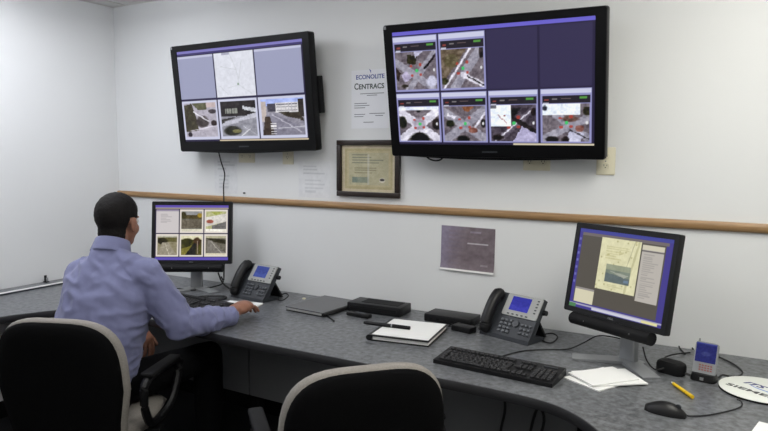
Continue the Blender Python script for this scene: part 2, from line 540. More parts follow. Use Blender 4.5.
def aerial(seed, kind):
    a = Art(64, 50, (128, 122, 128))
    road, pale = (158, 156, 166), (206, 204, 214)
    if kind == 0:
        a.poly([(.3, .05), (.55, .1), (.5, .35), (.28, .3)], (72, 70, 52)).line(.0, .25, .9, .95, .16, road, 1, .8).line(1, 0, .3, 1, .14, road, 1, .8).line(1, .1, .72, .45, .05, (56, 46, 50), 1, .8)
        a.poly([(.12, .6), (.25, .5), (.4, .66), (.22, .8)], (176, 170, 190)).blob(.88, .8, .14, .18, (196, 196, 212)).blob(.2, .9, .1, .06, (70, 66, 56)).poly([(0, .4), (.12, .55), (.05, .75), (0, .7)], (80, 70, 66)).poly([(.46, .0), (.7, .0), (.5, .16)], (190, 188, 206))
    elif kind == 1:
        a.poly([(0, 0), (.62, 0), (.0, .9)], (126, 116, 104)).blob(.25, .3, .2, .2, (112, 106, 88)).line(.7, 0, .05, 1, .05, pale, 1, .8).line(.95, .0, .3, 1, .2, road, 1, .8).line(.5, .65, 1, .95, .1, pale, 1, .8).line(.62, .7, 1, .95, .03, (40, 36, 38), 1, .8).blob(.06, .8, .12, .1, (74, 74, 52)).blob(.95, .1, .06, .2, (66, 60, 60))
    elif kind == 2:
        a.line(0, .1, 1, 1, .2, pale, 1, .8).line(1, .1, 0, 1, .2, pale, 1, .8).blob(.5, .95, .28, .2, (40, 42, 30)).blob(.08, .45, .13, .2, (58, 60, 44)).blob(.95, .5, .14, .2, (62, 54, 52)).rect(0, 0, 1, .08, (220, 224, 240)).blob(.5, .12, .06, .05, (40, 44, 40)).blob(.5, .5, .2, .2, (170, 164, 176))
    elif kind == 3:
        a.line(0, .15, 1, .95, .2, road, 1, .8).line(1, .1, 0, 1, .2, road, 1, .8).poly([(.45, .02), (.75, .02), (.62, .16), (.5, .14)], (142, 108, 88)).line(1, .2, .75, .6, .05, pale, 1, .8).blob(.15, .5, .12, .12, (64, 66, 46)).blob(.45, .95, .18, .12, (44, 42, 36)).poly([(.1, .2), (.3, .3), (.25, .36), (.08, .28)], pale).blob(.95, .5, .07, .14, (56, 50, 50)).blob(.7, .7, .12, .1, (134, 100, 92))
    elif kind == 4:
        a = Art(64, 50, (96, 90, 98))
        a.line(1, .05, .15, 1, .13, (118, 112, 122), 1, .8).line(.95, .1, .1, 1, .03, pale, 1, .8).line(.55, .4, 1, .75, .1, (66, 60, 62), 1, .8).poly([(.7, .6), (1, .8), (1, 1), (.5, 1)], (178, 174, 198)).blob(.95, .2, .08, .12, (66, 56, 56)).poly([(.42, .1), (.7, .06), (.48, .4)], (50, 46, 48)).blob(.15, .9, .14, .1, (62, 56, 54))
        a.rect(0, 0, .46, .6, (222, 228, 240)).line(.15, .25, .35, .5, .02, (150, 110, 110)).blob(.3, .3, .03, .03, (150, 80, 70)).rect(0, 0, .14, .08, (120, 120, 126))
    else:
        a.line(0, .95, 1, .35, .16, road, 1, .8).line(.3, .3, 1, .95, .16, road, 1, .8).poly([(.6, .7), (.9, .8), (.8, 1), (.5, 1)], (190, 190, 206)).blob(.2, .95, .16, .1, (52, 48, 44)).blob(.5, .95, .1, .1, (60, 52, 52)).blob(.95, .2, .1, .14, (78, 76, 56)).line(.6, .7, 1, .95, .02, (50, 44, 46), 1, .8).blob(.6, .4, .2, .1, (122, 104, 98)).blob(.8, .65, .1, .1, (136, 104, 98))
        a.rect(0, 0, .8, .3, (222, 228, 238)).blob(.05, .1, .06, .08, (90, 92, 100))
    a.speck(seed, .13); a.a = np.clip((a.a - .5) * 1.45 + .43, 0, 1)
    rd, gn = (176, 62, 50), (64, 200, 108)
    for x, y in ((.38, .38), (.62, .34), (.4, .62), (.62, .6)):
        if not (kind == 4 and x < .45 and y < .5):
            a.blob(x, y, .045, .05, rd, .85)
    a.blob(.52, .5, .045, .05, gn).blob(.95, .5, .03, .04, (226, 226, 230))
    return a


def cell(art, title=(206, 208, 232), strip=True):
    c = Art(72, 64, (150, 150, 200))
    c.rect(.02, .01, .98, .10, title)
    if strip:
        c.rect(.04, .13, .97, .27, (30, 25, 36)).rect(.76, .16, .92, .19, (84, 150, 66)).rect(.08, .18, .16, .22, (130, 60, 54)).rect(.24, .17, .34, .2, (120, 116, 120)).rect(.42, .17, .6, .19, (104, 90, 92))
        c.rect(.06, .25, .16, .29, (196, 196, 214))
        c.paste(art, .04, .28, .965, .965)
    else:
        c = Art(72, 64, (206, 208, 230))
        c.paste(art, .055, .07, .955, .94)
    return c


def tv_left_art():
    a = Art(300, 168, (40, 34, 66))
    a.rect(0, 0, 1, .03, (128, 122, 192)).rect(.0, .035, 1, .05, (60, 52, 110))
    g = (158, 161, 190)
    for x0, x1 in ((.0, .302), (.638, .985)):
        a.rect(x0, .06, x1, .525, g).rect(x0, .06, x1, .085, (196, 198, 222))
    mp = Art(80, 70, (224, 226, 236))
    for k, (x0, y0, x1, y1) in enumerate(((.4, 0, .55, .4), (.55, .4, .6, .75), (.6, .75, .3, .8), (.6, .75, .9, .95), (.15, .3, .55, .4), (.1, .75, .3, .95), (.7, .2, .6, .6))):
        mp.line(x0, y0, x1, y1, .012, (190, 194, 198), .7)
    mp.blob(.57, .72, .03, .03, (120, 150, 120)).rect(.2, 0, .4, .06, (170, 170, 190)).speck(4, .05)
    a.paste(mp, .312, .06, .628, .525)
    for k, (x0, x1) in enumerate(((.0, .302), (.312, .628), (.638, .985))):
        a.paste(cell(street_scene(10 + k, k), strip=False), x0, .545, x1, .975)
    a.rect(.3, .985, 1, 1, (206, 190, 160))
    return a.a


def tv_right_art():
    a = Art(336, 180, (38, 32, 62))
    a.rect(0, 0, 1, .034, (108, 100, 206))
    cols = ((.0, .243), (.253, .49), (.5, .742), (.752, .985))
    for k in (2, 3):
        a.rect(cols[k][0], .044, cols[k][1], .525, (50, 44, 78))
    n = 0
    for r, (y0, y1) in enumerate(((.044, .525), (.54, .98))):
        for k, (x0, x1) in enumerate(cols):
            if r == 0 and k > 1:
                continue
            a.paste(cell(aerial(30 + n, n)), x0, y0, x1, y1); n += 1
    a.rect(.62, .985, 1, 1, (214, 204, 178))
    return a.a


def television(label, pos, az, tilt, roll, art, w=0.98, h=0.598):
    root = thing('television', label, 'television', (pos[0], -0.014, pos[2]), math.radians(az + 90), 'wall-mounted televisions')
    off = Vector((pos[0], pos[1], pos[2])) - Vector((pos[0], -0.014, pos[2]))
    loc = Matrix.Rotation(-root.rotation_euler.z, 4, 'Z') @ off
    T = Matrix.Translation(loc) @ Matrix.Rotation(math.radians(-roll), 4, 'Y') @ rotx(math.radians(-tilt))
    # local: x right, z up, y=0 the front of the bezel, +y towards the wall
    bz = MB()
    o = rounded(w, h, 0.012); sw, sh, sy = w - .088, 0.505, 0.012
    R0 = [Vector((x, 0.050, z)) for x, z in o]; R1 = [Vector((x, 0.006, z)) for x, z in o]; R2 = [Vector((x * .994, 0.0, z * .992)) for x, z in o]
    ii = rounded(sw, sh, 0.003)
    R3 = [Vector((x, 0.0, z + sy)) for x, z in ii]; R4 = [Vector((x, 0.008, z + sy)) for x, z in ii]
    bz.rings([R0, R1, R2, R3, R4], cap=False)
    # gently bowed lower lip
    lip = [(-w / 2 + .02, -h / 2 + .004), (w / 2 - .02, -h / 2 + .004)] + [(w * .48 - w * .96 * k / 12, -h / 2 + .004 - .014 * math.sin(math.pi * k / 12)) for k in range(1, 12)]
    bezel = bz.xf(T).build('bezel', BLKG, root)
    MB().rings([[Vector((x, 0.004, z)) for x, z in lip], [Vector((x, 0.048, z)) for x, z in lip]]).xf(T).build('lower_lip', BLKG, root)
    sheet('screen', art, sw, sh, SCREEN, root, T @ Matrix.Translation((0, 0.006, sy)))
    bk = MB()
    bk.rings([[Vector((x, 0.046, z)) for x, z in rounded(w * .99, h * .985, .012)], [Vector((x, 0.066, z)) for x, z in rounded(w * .95, h * .93, .02)],
              [Vector((x, 0.098, z)) for x, z in rounded(w * .62, h * .62, .03)]])
    bk.xf(T).build('back_shell', BLK, root)
    MB().box((0, -0.0006, -h / 2 + .027), (.07, .0012, .007), .0005).xf(T).build('maker_mark', GREYP, bezel, smooth=False)
    MB().box((-w / 2 + .012, -0.001, h / 2 - .012), (0.012, 0.0016, 0.014)).xf(T).build('energy_sticker', SILVER, bezel, smooth=False)
    # bracket between shell and wall
    mt = MB(); d = -loc.y
    mt.box((0, -0.006, 0.0), (0.34, 0.010, 0.22), .002)
    mt.build('wall_plate', BLKM, root)
    for s in (-1, 1):
        for q in (-1, 1):
            a0 = T @ Vector((s * .12, 0.092, q * .08))
            MB().tube([(s * .12, -0.009, q * .06), (s * .12, a0.y, a0.z)], 0.012, 6, 0).build('tilt_arm', BLKM, root)
    return root, T


tvL, TL = television('black flat television on the left, showing street cameras and a white map',
                     (1.203, -0.145, 1.819), -88.22, -5.74, 0.57, tv_left_art(), 0.957)
# small black side speaker seen past the left set's right edge
MB().box((0.474, 0.070, -0.015), (0.030, 0.035, 0.19), .004).xf(TL).build('side_input_panel', BLKM, tvL)
tvR, TR = television('black flat television on the right, showing aerial views of road junctions',
                     (2.633, -0.169, 1.791), -88.39, -10.8, -0.51, tv_right_art(), 0.974)

# television lead dropping behind the rail
def under(root, pts):      # world points -> the thing's own frame
    I = (Matrix.Translation(root.location) @ Matrix.Rotation(root.rotation_euler.z, 4, 'Z')).inverted()
    return [I @ Vector(p) for p in pts]


p0, p1 = aty(219, 153, -0.05), aty(220, 196, -0.05)
MB().tube(under(tvL, [(p0[0], -0.06, p0[2] + .03), (p0[0] + .01, -0.045, p0[2] - .05), (p0[0] + .022, -0.03, p0[2] - .12), (p0[0] + .012, -0.03, p1[2] + .06), (p0[0] + .012, -0.030, p1[2] - .03),
               (p0[0] + .012, -0.03, 1.0), (p0[0] + .0, -0.03, .762)]), 0.004, 6).build('power_cord', CORD, tvL)
p0 = aty(425, 158, -0.06)
MB().tube(under(tvR, [(p0[0], -.07, p0[2] + .05), (p0[0] + .01, -.06, p0[2] + .005), (p0[0] + .05, -.055, p0[2] - .012), (p0[0] + .09, -.06, p0[2] + .0), (p0[0] + .10, -.07, p0[2] + .05)]), 0.004, 6).build('power_cord', CORD, tvR)


# ================================================================== things on the wall
def wall_plate(label, x0, x1, z0, z1, kind):
    cx, cz = (x0 + x1) / 2, (z0 + z1) / 2; w, h = x1 - x0, z1 - z0
    r = thing('wall_outlet', label, 'outlet', (cx, 0, cz), 0, 'wall outlets')
    pl = MB().rings([[Vector((x, -0.0005, z)) for x, z in rounded(w, h, .004)], [Vector((x, -0.004, z)) for x, z in rounded(w, h, .004)], [Vector((x, -0.007, z)) for x, z in rounded(w - .008, h - .008, .003)]])
    pl.build('cover_plate', IVORY, r)
    cols = [-w / 4, w / 4] if w > .1 else [0]
    for c in cols:
        for s in (-1, 1):
            MB().rings([[Vector((c + x, -0.0065, s * .02 + z)) for x, z in rounded(.033, .028, .01)], [Vector((c + x, -0.009, s * .02 + z)) for x, z in rounded(.032, .027, .01)]]).build('socket', IVORY, r)
            sl = MB()
            for q in (-.006, .006):
                sl.box((c + q, -0.009, s * .02 + .003), (.002, .0012, .008))
            sl.ell((c, -0.009, s * .02 - .006), (.0025, .0008, .0025), None, 8, 6)
            sl.build('slots', BLKM, r, smooth=False)
    MB().ell((0, -0.007, 0), (.003, .0012, .003), None, 10, 6).build('screw', STEEL, r)
    return r


wall_plate('double ivory wall outlet under the left television', 1.060, 1.180, 1.458, 1.573, 2)
wall_plate('narrow ivory wall outlet under the right part of the left television', 1.382, 1.456, 1.452, 1.567, 1)
wall_plate('double ivory wall outlet peeking out below the right television', 2.745, 2.866, 1.444, 1.559, 2)
wall_plate('ivory wall outlet at the bottom right corner of the right television', 3.062, 3.137, 1.430, 1.546, 1)

# paper sign
sg = thing('paper_sign', 'white printed product sheet between the two televisions', 'sign', (1.945, 0, 1.787), 0)
MB().box((0, -0.0012, 0), (0.225, 0.0012, 0.292)).build('sheet', PAPER2, sg, smooth=False)
text_mesh('lettering', 'ECONOLITE', 0.030, BLUEINK, sg, Matrix.Translation((-0.002, -0.0022, 0.110)) @ FACE, bold=.0006, width=.166)
text_mesh('lettering', 'C', 0.044, DARKINK, sg, Matrix.Translation((-0.083, -0.0022, 0.064)) @ FACE, bold=.0008, width=.024)
text_mesh('lettering', 'ENTRACS', 0.035, DARKINK, sg, Matrix.Translation((0.006, -0.0022, 0.062)) @ FACE, bold=.0008, width=.148)
em = MB()
em.rings([[Vector((x, -0.0019, z)) for x, z in ((-.008, .150), (.004, .142), (.004, .128))], [Vector((x, -0.0024, z)) for x, z in ((-.008, .150), (.004, .142), (.004, .128))]])
em.build('emblem', BLUEINK, sg, smooth=False)
ln = MB()
rg = random.Random(3)
for z, x0, x1 in ((.028, -.06, .08), (.019, -.02, .04), (-.02, -.095, -.02), (-.031, -.095, -.005), (-.042, -.095, -.03), (-.075, -.095, -.03), (-.086, -.095, -.04), (-.072, -.005, .085), (-.083, .03, .075), (-.115, -.04, .02)):
    ln.box(((x0 + x1) / 2, -0.002, z), (x1 - x0, 0.0006, .0035))
ln.build('fine_print', GREYINK, sg, smooth=False)

# framed certificate
x0, x1, z0, z1 = 1.751, 2.124, 1.2925, 1.582
cf = thing('framed_certificate', 'cream certificate in a dark wooden frame on the wall', 'certificate', ((x0 + x1) / 2, 0, (z0 + z1) / 2))
w, h, fw = x1 - x0, z1 - z0, 0.026
for c, d in (((0, -.011, h / 2 - fw / 2), (w, .02, fw)), ((0, -.011, -h / 2 + fw / 2), (w, .02, fw)), ((-w / 2 + fw / 2, -.011, 0), (fw, .02, h - 2 * fw - .001)), ((w / 2 - fw / 2, -.011, 0), (fw, .02, h - 2 * fw - .001))):
    MB().box(c, d, .003).build('frame_bar', FRAMEW, cf)
a = Art(110, 90, (208, 196, 168))
a.rect(.06, .08, .94, .93, (184, 172, 132)).rect(.1, .13, .9, .88, (196, 184, 146)).rect(.14, .17, .86, .84, (188, 182, 150))
a.textlines(.2, .2, .85, .42, 4, (96, 104, 96), 3, .55).textlines(.25, .48, .7, .62, 3, (120, 110, 84), 5, .5).rect(.2, .68, .5, .8, (128, 140, 126), .8).rect(.2, .68, .3, .8, (104, 122, 116), .5)
a.rect(.48, .2, .52, .85, (206, 206, 196), .6).blob(.75, .74, .06, .06, (226, 222, 206)).blob(.75, .73, .05, .03, (50, 46, 48)).speck(7, .06)
sheet('certificate_sheet', a.a, w - 2 * fw + .002, h - 2 * fw + .002, PRINT, cf, Matrix.Translation((0, -0.006, 0)), thick=.002)
gm = bpy.data.materials.new('clear_glass'); gm.use_nodes = True
gb = gm.node_tree.nodes['Principled BSDF']
gb.inputs['Roughness'].default_value = .03; gb.inputs['Transmission Weight'].default_value = 1.0; gb.inputs['IOR'].default_value = 1.45; gb.inputs['Alpha'].default_value = 0.14
MB().box((0, -0.0085, 0), (w - 2 * fw + .002, .0012, h - 2 * fw + .002)).build('glass_pane', gm, cf, smooth=False)

# dark printed page below the rail
a = Art(90, 70, (112, 100, 106))
a.put(np.clip(1.1 - a.X * 2.2 - (a.Y - .3) * .4, 0, 1), (142, 134, 158), .8).textlines(.15, .1, .7, .95, 9, (128, 112, 118), 5, .35).rect(.5, .36, .88, .385, (188, 182, 186)).rect(.55, .1, .75, .14, (140, 130, 142)).rect(.75, .82, .88, .86, (140, 130, 136)).speck(11, .06)
a.rect(0, .955, 1, 1, (226, 224, 222)).rect(0, 0, 1, .012, (206, 204, 206))
pg = sheet('printed_page', a.a, 0.272, 0.213, PRINT, None, None, thick=.0006, loc=(2.4845, -.0015, 1.067), rz=0,
           curl=lambda X, Z: -np.clip((-Z - .05) / .06, 0, 1) ** 2 * .012)
pg.rotation_euler = (0, math.radians(0.6), 0)
tag(pg, 'dark mauve printed page stuck to the wall below the rail', 'poster')

# faint sheets left taped beneath the left television
for nm, x0, x1, z0, z1, seed, lab in (('taped_sheet', 0.865, 1.045, 1.275, 1.49, 1, 'faint white sheet taped to the wall beside the hanging cord'),
                                      ('taped_sheet', 1.49, 1.70, 1.275, 1.47, 2, 'faint white sheet taped to the wall left of the framed certificate')):
    a = Art(44, 48, (216, 217, 219))
    a.textlines(.15, .12, .9, .4, 3, (176, 178, 182), seed, .55).textlines(.2, .5, .85, .9, 4, (184, 186, 190), seed + 5, .5).speck(seed, .03)
    tag(sheet(nm, a.a, x1 - x0, z1 - z0, PRINT, None, None, thick=.0006, loc=((x0 + x1) / 2, -.0014, (z0 + z1) / 2)), lab, 'paper')
q = aty(245, 193)
tag(MB().cone((q[0], 0, q[2]), .004, (q[0], -.012, q[2]), .005, 10).build('wall_hook', BLKM), 'tiny dark nail in the wall above the rail', 'nail')


# ================================================================== computer monitors
def monitor(label, pos, az, tilt, art, base_foot):
    rz = math.radians(az + 90)
    n = Vector((math.cos(math.radians(az)), math.sin(math.radians(az)), 0))
    col = Vector((pos[0], pos[1], 0)) - n * 0.085
    root = thing('computer_monitor', label, 'monitor', (col.x, col.y, DZ), rz, 'desk monitors')
    w, h = 0.44, 0.345; zc = pos[2] - DZ
    T = Matrix.Translation((0, -0.085, zc)) @ rotx(math.radians(-tilt))
    sw, sh = 0.402, 0.303
    o, ii = rounded(w, h, .006), rounded(sw, sh, .002)
    bz = MB().rings([[Vector((x, .030, z)) for x, z in o], [Vector((x, .003, z)) for x, z in o], [Vector((x * .995, 0, z * .994)) for x, z in o], [Vector((x, .001, z)) for x, z in ii], [Vector((x, .006, z)) for x, z in ii]], cap=False)
    bezel = bz.xf(T).build('bezel', BLK, root)
    sheet('screen', art, sw, sh, SCREEN, root, T @ Matrix.Translation((0, .005, 0)))
    MB().rings([[Vector((x, .028, z)) for x, z in rounded(w * .99, h * .985, .008)], [Vector((x, .040, z)) for x, z in rounded(w * .96, h * .95, .01)], [Vector((x, .060, z)) for x, z in rounded(w * .6, h * .62, .02)]]).xf(T).build('back_shell', BLK, root)
    text_mesh('maker_mark', 'DELL', .011, GREYINK, bezel, T @ Matrix.Translation((0, -.0008, -h / 2 + .0105)) @ FACE)
    sb = MB()
    prof = [(-.030 + .027 * math.cos(t), -.026 + .0235 * math.sin(t)) for t in [2 * math.pi * k / 16 for k in range(16)]]
    sb.prism_x([(y + .036, z - h / 2 + .004) for y, z in prof], -.172, .172).bevel_all(.003, 1, .9)
    spk = sb.xf(T).build('speaker_bar', BLKM, root)
    for s in (-1, 1):
        MB().cone(T @ Vector((s * .10, -.018, -h / 2 - .022)), .003, T @ Vector((s * .10, -.0225, -h / 2 - .022)), .002, 10).build('speaker_jack', STEEL, spk)
    # neck
    MB().rings([[Vector((x, y, z)) for x, y in rounded(.070 - .016 * t, .030, .008)] for t, z in ((0, .008), (.4, .10), (1, zc - .02))]).build('neck', SILVER, root)
    MB().box((0, -.012, zc - .01), (.10, .03, .09), .006).build('hinge_block', BLK, root)
    # forked foot: hub and two splayed toes
    ft = MB()
    hub = [Vector((x, y, .0)) for x, y in rounded(.11, .07, .02)]
    ft.rings([hub, [v + Vector((0, 0, .010)) for v in hub]])
    for (tx, ty) in base_foot:
        d = Vector((tx, ty, 0)); nn = Vector((-d.y, d.x, 0)).normalized()
        A = [nn * .034, -nn * .034, d - nn * .032, d + nn * .032]
        ft.rings([[v + Vector((0, 0, .0005)) for v in A], [A[0] + Vector((0, 0, .013)), A[1] + Vector((0, 0, .013)), A[2] + Vector((0, 0, .007)), A[3] + Vector((0, 0, .007))]])
    ft.bevel_all(.0025, 2).build('foot', SILVER, root)
    return root


def mon_left_art():
    a = Art(200, 150, (46, 40, 70))
    a.rect(0, 0, 1, .05, (96, 80, 176)).rect(0, .05, 1, .07, (172, 160, 140)).rect(0, .945, 1, 1, (94, 80, 180))
    cols = ((.015, .32), (.335, .655), (.67, .985))
    l = Art(60, 60, (206, 200, 200)); l.textlines(.2, .18, .75, .6, 7, (160, 154, 156), 2, .6).rect(0, 0, 1, .08, (150, 140, 160))
    for r, (y0, y1) in enumerate(((.08, .505), (.525, .93))):
        for k, (x0, x1) in enumerate(cols):
            if r == 0 and k == 0:
                a.paste(l, x0, y0, x1, y1); continue
            c = Art(60, 60, (224, 216, 206)); c.paste(street_scene(50 + r * 3 + k, [0, 3, 4, 5, 6, 7][r * 3 + k]), .06, .08, .94, .93)
            a.paste(c, x0, y0, x1, y1)
    return a.a


def mon_right_art():
    a = Art(220, 166, (66, 58, 138))
    a.rect(0, 0, 1, .04, (66, 70, 150)).rect(.04, .05, .93, .93, (84, 79, 71)).rect(.04, .05, .955, .085, (112, 104, 104))
    m = Art(110, 140, (222, 218, 178))
    rg = np.random.default_rng(5)
    for k in range(26):
        x, y = rg.random(2); m.blob(x, y, .025, .02, (176, 170, 120), .7)
    m.line(.95, 0, .75, 1, .05, (196, 192, 150)).line(.85, 0, .7, .6, .02, (180, 176, 140)).textlines(.15, .15, .8, .42, 6, (196, 190, 140), 5, .6)
    m.rect(.22, .5, .84, .84, (122, 132, 118)).rect(.22, .5, .84, .6, (150, 156, 132)).poly([(.22, .66), (.84, .72), (.84, .84), (.22, .84)], (96, 108, 108)).poly([(.3, .62), (.8, .66), (.7, .72)], (160, 164, 150)).rect(.7, .76, .82, .8, (110, 130, 150)).textlines(.3, .88, .7, .97, 3, (190, 184, 140), 8, .6)
    m.speck(3, .05)
    a.paste(m, .27, .08, .69, .71)
    s = Art(60, 120, (186, 180, 172)); s.rect(0, 0, 1, .08, (208, 202, 180)).rect(0, .09, 1, .12, (110, 106, 104)).textlines(.1, .16, .8, .95, 22, (150, 146, 142), 6, .6)
    a.paste(s, .705, .10, .92, .76)
    a.rect(.05, .74, .27, .93, (214, 208, 180)).rect(.05, .74, .27, .765, (150, 144, 140))
    a.rect(.0, .945, 1, .965, (170, 166, 190)).rect(.27, .955, .8, .985, (206, 206, 218)).rect(0, .95, .08, 1, (76, 128, 84)).rect(.8, .955, .955, .99, (226, 220, 160))
    for k in range(7):
        a.rect(.008, .12 + .09 * k, .03, .15 + .09 * k, (110, 112, 180))
    return a.a


monitor('left desk monitor in front of the seated man, showing road cameras', (0.965, -0.284, 1.073), -58.5, 7.8, mon_left_art(),
        ((-.13, -.12), (.13, -.12)))
monitor('right desk monitor tilted back, showing a cream map window', (3.229, -0.384, 1.082), -117.9, 10.1, mon_right_art(),
        ((-.150, -.135), (.160, -.086)))


# ================================================================== telephones
def phone(label, loc, az, scr):
    r = thing('desk_phone', label, 'telephone', (*loc, DZ), math.radians(az + 90), 'multi-line desk phones')
    # side profile (y back, z up): sloped face rising to the rear, hollow behind
    fy0, fz0, fy1, fz1 = -.095, .022, .020, .182
    body = MB().prism_x([(-.105, 0.001), (-.100, .018), (fy0, fz0), (fy1, fz1), (fy1 + .022, fz1 - .012), (-.052, .030), (.02, .014), (.02, .001)], -.128, .132)
    body.bevel_all(.004, 2, .3).build('body', GREYP, r)
    e = Vector((0, fy1 - fy0, fz1 - fz0)); L = e.length; e.normalize()
    nrm = Vector((0, -e.z, e.y))
    def fp(x, t, hgt):   # point on the face: x, t 0..1 up, height above
        return Vector((x, fy0, fz0)) + e * (t * L) + nrm * hgt
    FR = Matrix(((1, 0, 0, 0), (0, e.y, nrm.y, 0), (0, e.z, nrm.z, 0), (0, 0, 0, 1)))   # local xy on the face, z outwards
    def plate(x0, x1, t0, t1, h0, h1, rad=.004):
        c = fp((x0 + x1) / 2, (t0 + t1) / 2, 0)
        M4 = Matrix.Translation(c) @ FR
        mb = MB(); pts = rounded(x1 - x0, (t1 - t0) * L, rad)
        mb.rings([[Vector((x, y, h0)) for x, y in pts], [Vector((x, y, h1)) for x, y in pts]])
        return mb.xf(M4)
    bez = plate(-.052, .130, .46, .985, -.002, .006, .006).build('display_bezel', mat('phone_bezel', (150, 151, 148), .4), r)
    a = Art(40, 30, scr); a.poly([(0, .55), (.5, .75), (1, .5), (1, 1), (0, 1)], tuple(min(255, v + 22) for v in scr), .6).speck(2, .06)
    sheet('display', a.a, .100, .068, SCREEN, r, Matrix.Translation(fp(.026, .765, .0066)) @ FR @ rotx(math.radians(-90)) @ Matrix())
    # keys
    def keys(name, m, cells, w, h, ht=.010):
        mb = MB()
        for x, t in cells:
            mb.box(fp(x, t, ht / 2 - .001), (w, h, ht), .0015, 1, FR.to_3x3())
        mb.build(name, m, r)['kind'] = 'stuff'
    keys('dial_keys', mat('phone_key', (78, 81, 86), .4), [(-.032 + .022 * i, .07 + .09 * j) for i in range(3) for j in range(4)], .015, .011)
    keys('function_keys', mat('phone_key', (78, 81, 86), .4), [(.075 + .02 * i, .10 + .10 * j) for i in range(3) for j in range(3)], .012, .010)
    keys('soft_keys', GREYP, [(-.018 + .024 * i, .505) for i in range(5)], .013, .006, .009)
    keys('line_keys', GREYP, [(.110, .62 + .075 * j) for j in range(5)], .011, .006, .009)
    nv = fp(.040, .30, .003)
    MB().cone(nv - nrm * .003, .017, nv + nrm * .004, .015, 20).build('navigation_pad', GREYP, r)
    # handset on the left: bowed grip with two cups
    hs = MB()
    path = [fp(-.098, .04, .016), fp(-.098, .18, .027), fp(-.098, .5, .034), fp(-.098, .76, .030), fp(-.098, .90, .018)]
    hs.tube(path, lambda t: .029 - .003 * math.sin(math.pi * t), 14, 5)
    hs.ell(fp(-.098, .06, .016), (.029, .030, .024), FR.to_3x3(), 16, 10).ell(fp(-.098, .87, .015), (.031, .034, .026), FR.to_3x3(), 16, 10)
    hs.build('handset', BLK, r)
    # rear foot and side knob
    MB().rings([[Vector((x, y, z)) for x, y, z in ((-.07, .002, .13), (.09, .002, .13), (.09, .012, .125), (-.07, .012, .125))], [Vector((x, y, z)) for x, y, z in ((-.09, .060, .002), (.11, .060, .002), (.11, .075, .002), (-.09, .075, .002))]]).build('foot_stand', BLK, r)
    MB().cone((.131, .012, .125), .013, (.147, .012, .125), .011, 14).build('volume_knob', BLK, r)
    r.scale = (.95, .95, .95)
    # curly lead looping on the left, line cord on the right
    MB().tube([(-.12, -.05, .012), (-.16, -.06, .006), (-.185, -.02, .006), (-.17, .04, .006), (-.13, .05, .008)], .005, 6, 6).build('handset_cord', CORD, r)
    MB().tube([(.10, .06, .012), (.15, .055, .03), (.19, .035, .025), (.185, .0, .007), (.15, -.005, .005), (.11, .03, .005)], .0035, 6, 6).build('line_cord', CORD, r)
    return r


pr_ = Vector((2.79, -0.175)); phone('desk phone on the right beside the black keyboard, display lit bright blue', pr_, -107, (22, 24, 150))
phone('desk phone on the left between the seated man and the wall', Vector((1.362, -0.180)), -97, (44, 62, 138))


# ================================================================== keyboards, mouse
def keyboard(label, loc, rz):
    r = thing('keyboard', label, 'keyboard', (*loc, DZ), rz, 'black keyboards')
    MB().prism_x([(-.085, .001), (-.085, .015), (.075, .030), (.085, .024), (.085, .001)], -.226, .226).bevel_all(.004, 2, .3).build('case', BLK, r)
    k = MB()
    def key(x, y, w, h=.015):
        z = .014 + (y + .085) / .16 * .016
        k.box((x, y, z + .003), (w - .003, h, .009), .0018, 1, Matrix.Rotation(.1, 3, 'X'))
    rows = [-.062, -.043, -.024, -.005, .014, .046]
    for ri, y in enumerate(rows):
        if ri == 0:
            x = -.212
            for w in (.026, .023, .023, .110, .023, .023, .023, .030):
                key(x + w / 2, y, w); x += w
        else:
            n = 14
            off = .004 * (ri % 3)
            for i in range(n):
                key(-.212 + .019 * i + .0095 + (off if 0 < i < n - 1 else 0), y, .019)
        for i in range(3):
            if ri in (0, 3, 4, 5) or (ri == 1 and i == 1):
                key(.082 + .019 * i, y, .019)
        for i in range(4):
            if ri < 5:
                key(.150 + .019 * i, y, .019)
    k.build('keys', KEYM, r)['kind'] = 'stuff'
    MB().box((.18, .052, .0285), (.05, .012, .002)).build('indicator_strip', GREYP, r, smooth=False)
    return r


kbR = keyboard('full size black keyboard by the desk edge in front of the right phone', (2.874, -.634), math.radians(-3.5))
kbR.scale = (1, .88, 1)
kbL = keyboard('black keyboard mostly hidden behind the seated man\'s arm', (1.20, -.52), math.radians(-3))
kc = [atz(*q, DZ + .0035) for q in ((500, 357.5), (508, 354.5), (524, 350.8), (545, 349.5), (568, 349))] + [aty(583, 343, -.21), aty(597, 336, -.23), aty(610, 336.5, -.25), aty(622, 339, -.27)]
ko = [Vector((v.x, v.y / .88, v.z)) for v in under(kbR, kc)]
MB().tube([Vector((.0, .085, .012))] + ko, .0028, 6, 6).build('cable', CORD, kbR)

ms = thing('computer_mouse', 'black computer mouse at the right end of the desk', 'mouse', (3.447, -.752, DZ), math.radians(-98))
R = []
for t in np.linspace(0, 1, 13):
    y = -.058 + .116 * t; hw = .032 * (math.sin(math.pi * min(1, max(0.001, .06 + .9 * t))) ** .45) * (1 - .12 * t)
    hh = .037 * (math.sin(math.pi * (.10 + .84 * t ** 1.15)) ** .7)
    hw = max(hw, .004); hh = max(hh, .004)
    R.append([Vector((hw * math.cos(a), y, max(0.0008, hh * math.sin(a) if math.sin(a) > 0 else .0008))) for a in [2 * math.pi * k / 24 for k in range(24)]])
MB().rings(R).build('shell', BLK, ms, ang=1.2)
MB().cone((-.003, .034, .027), .009, (.003, .034, .027), .009, 14).build('scroll_wheel', GREYP, ms)
mp_ = [atz(*q, DZ + .004) for q in ((690, 416), (705, 415.5), (722, 412.5), (737, 408.5), (742, 405), (741, 401), (737, 399.5))]
MB().tube([Vector((0, .054, .010))] + under(ms, mp_), .0022, 6, 6).build('cable', CORD, ms)


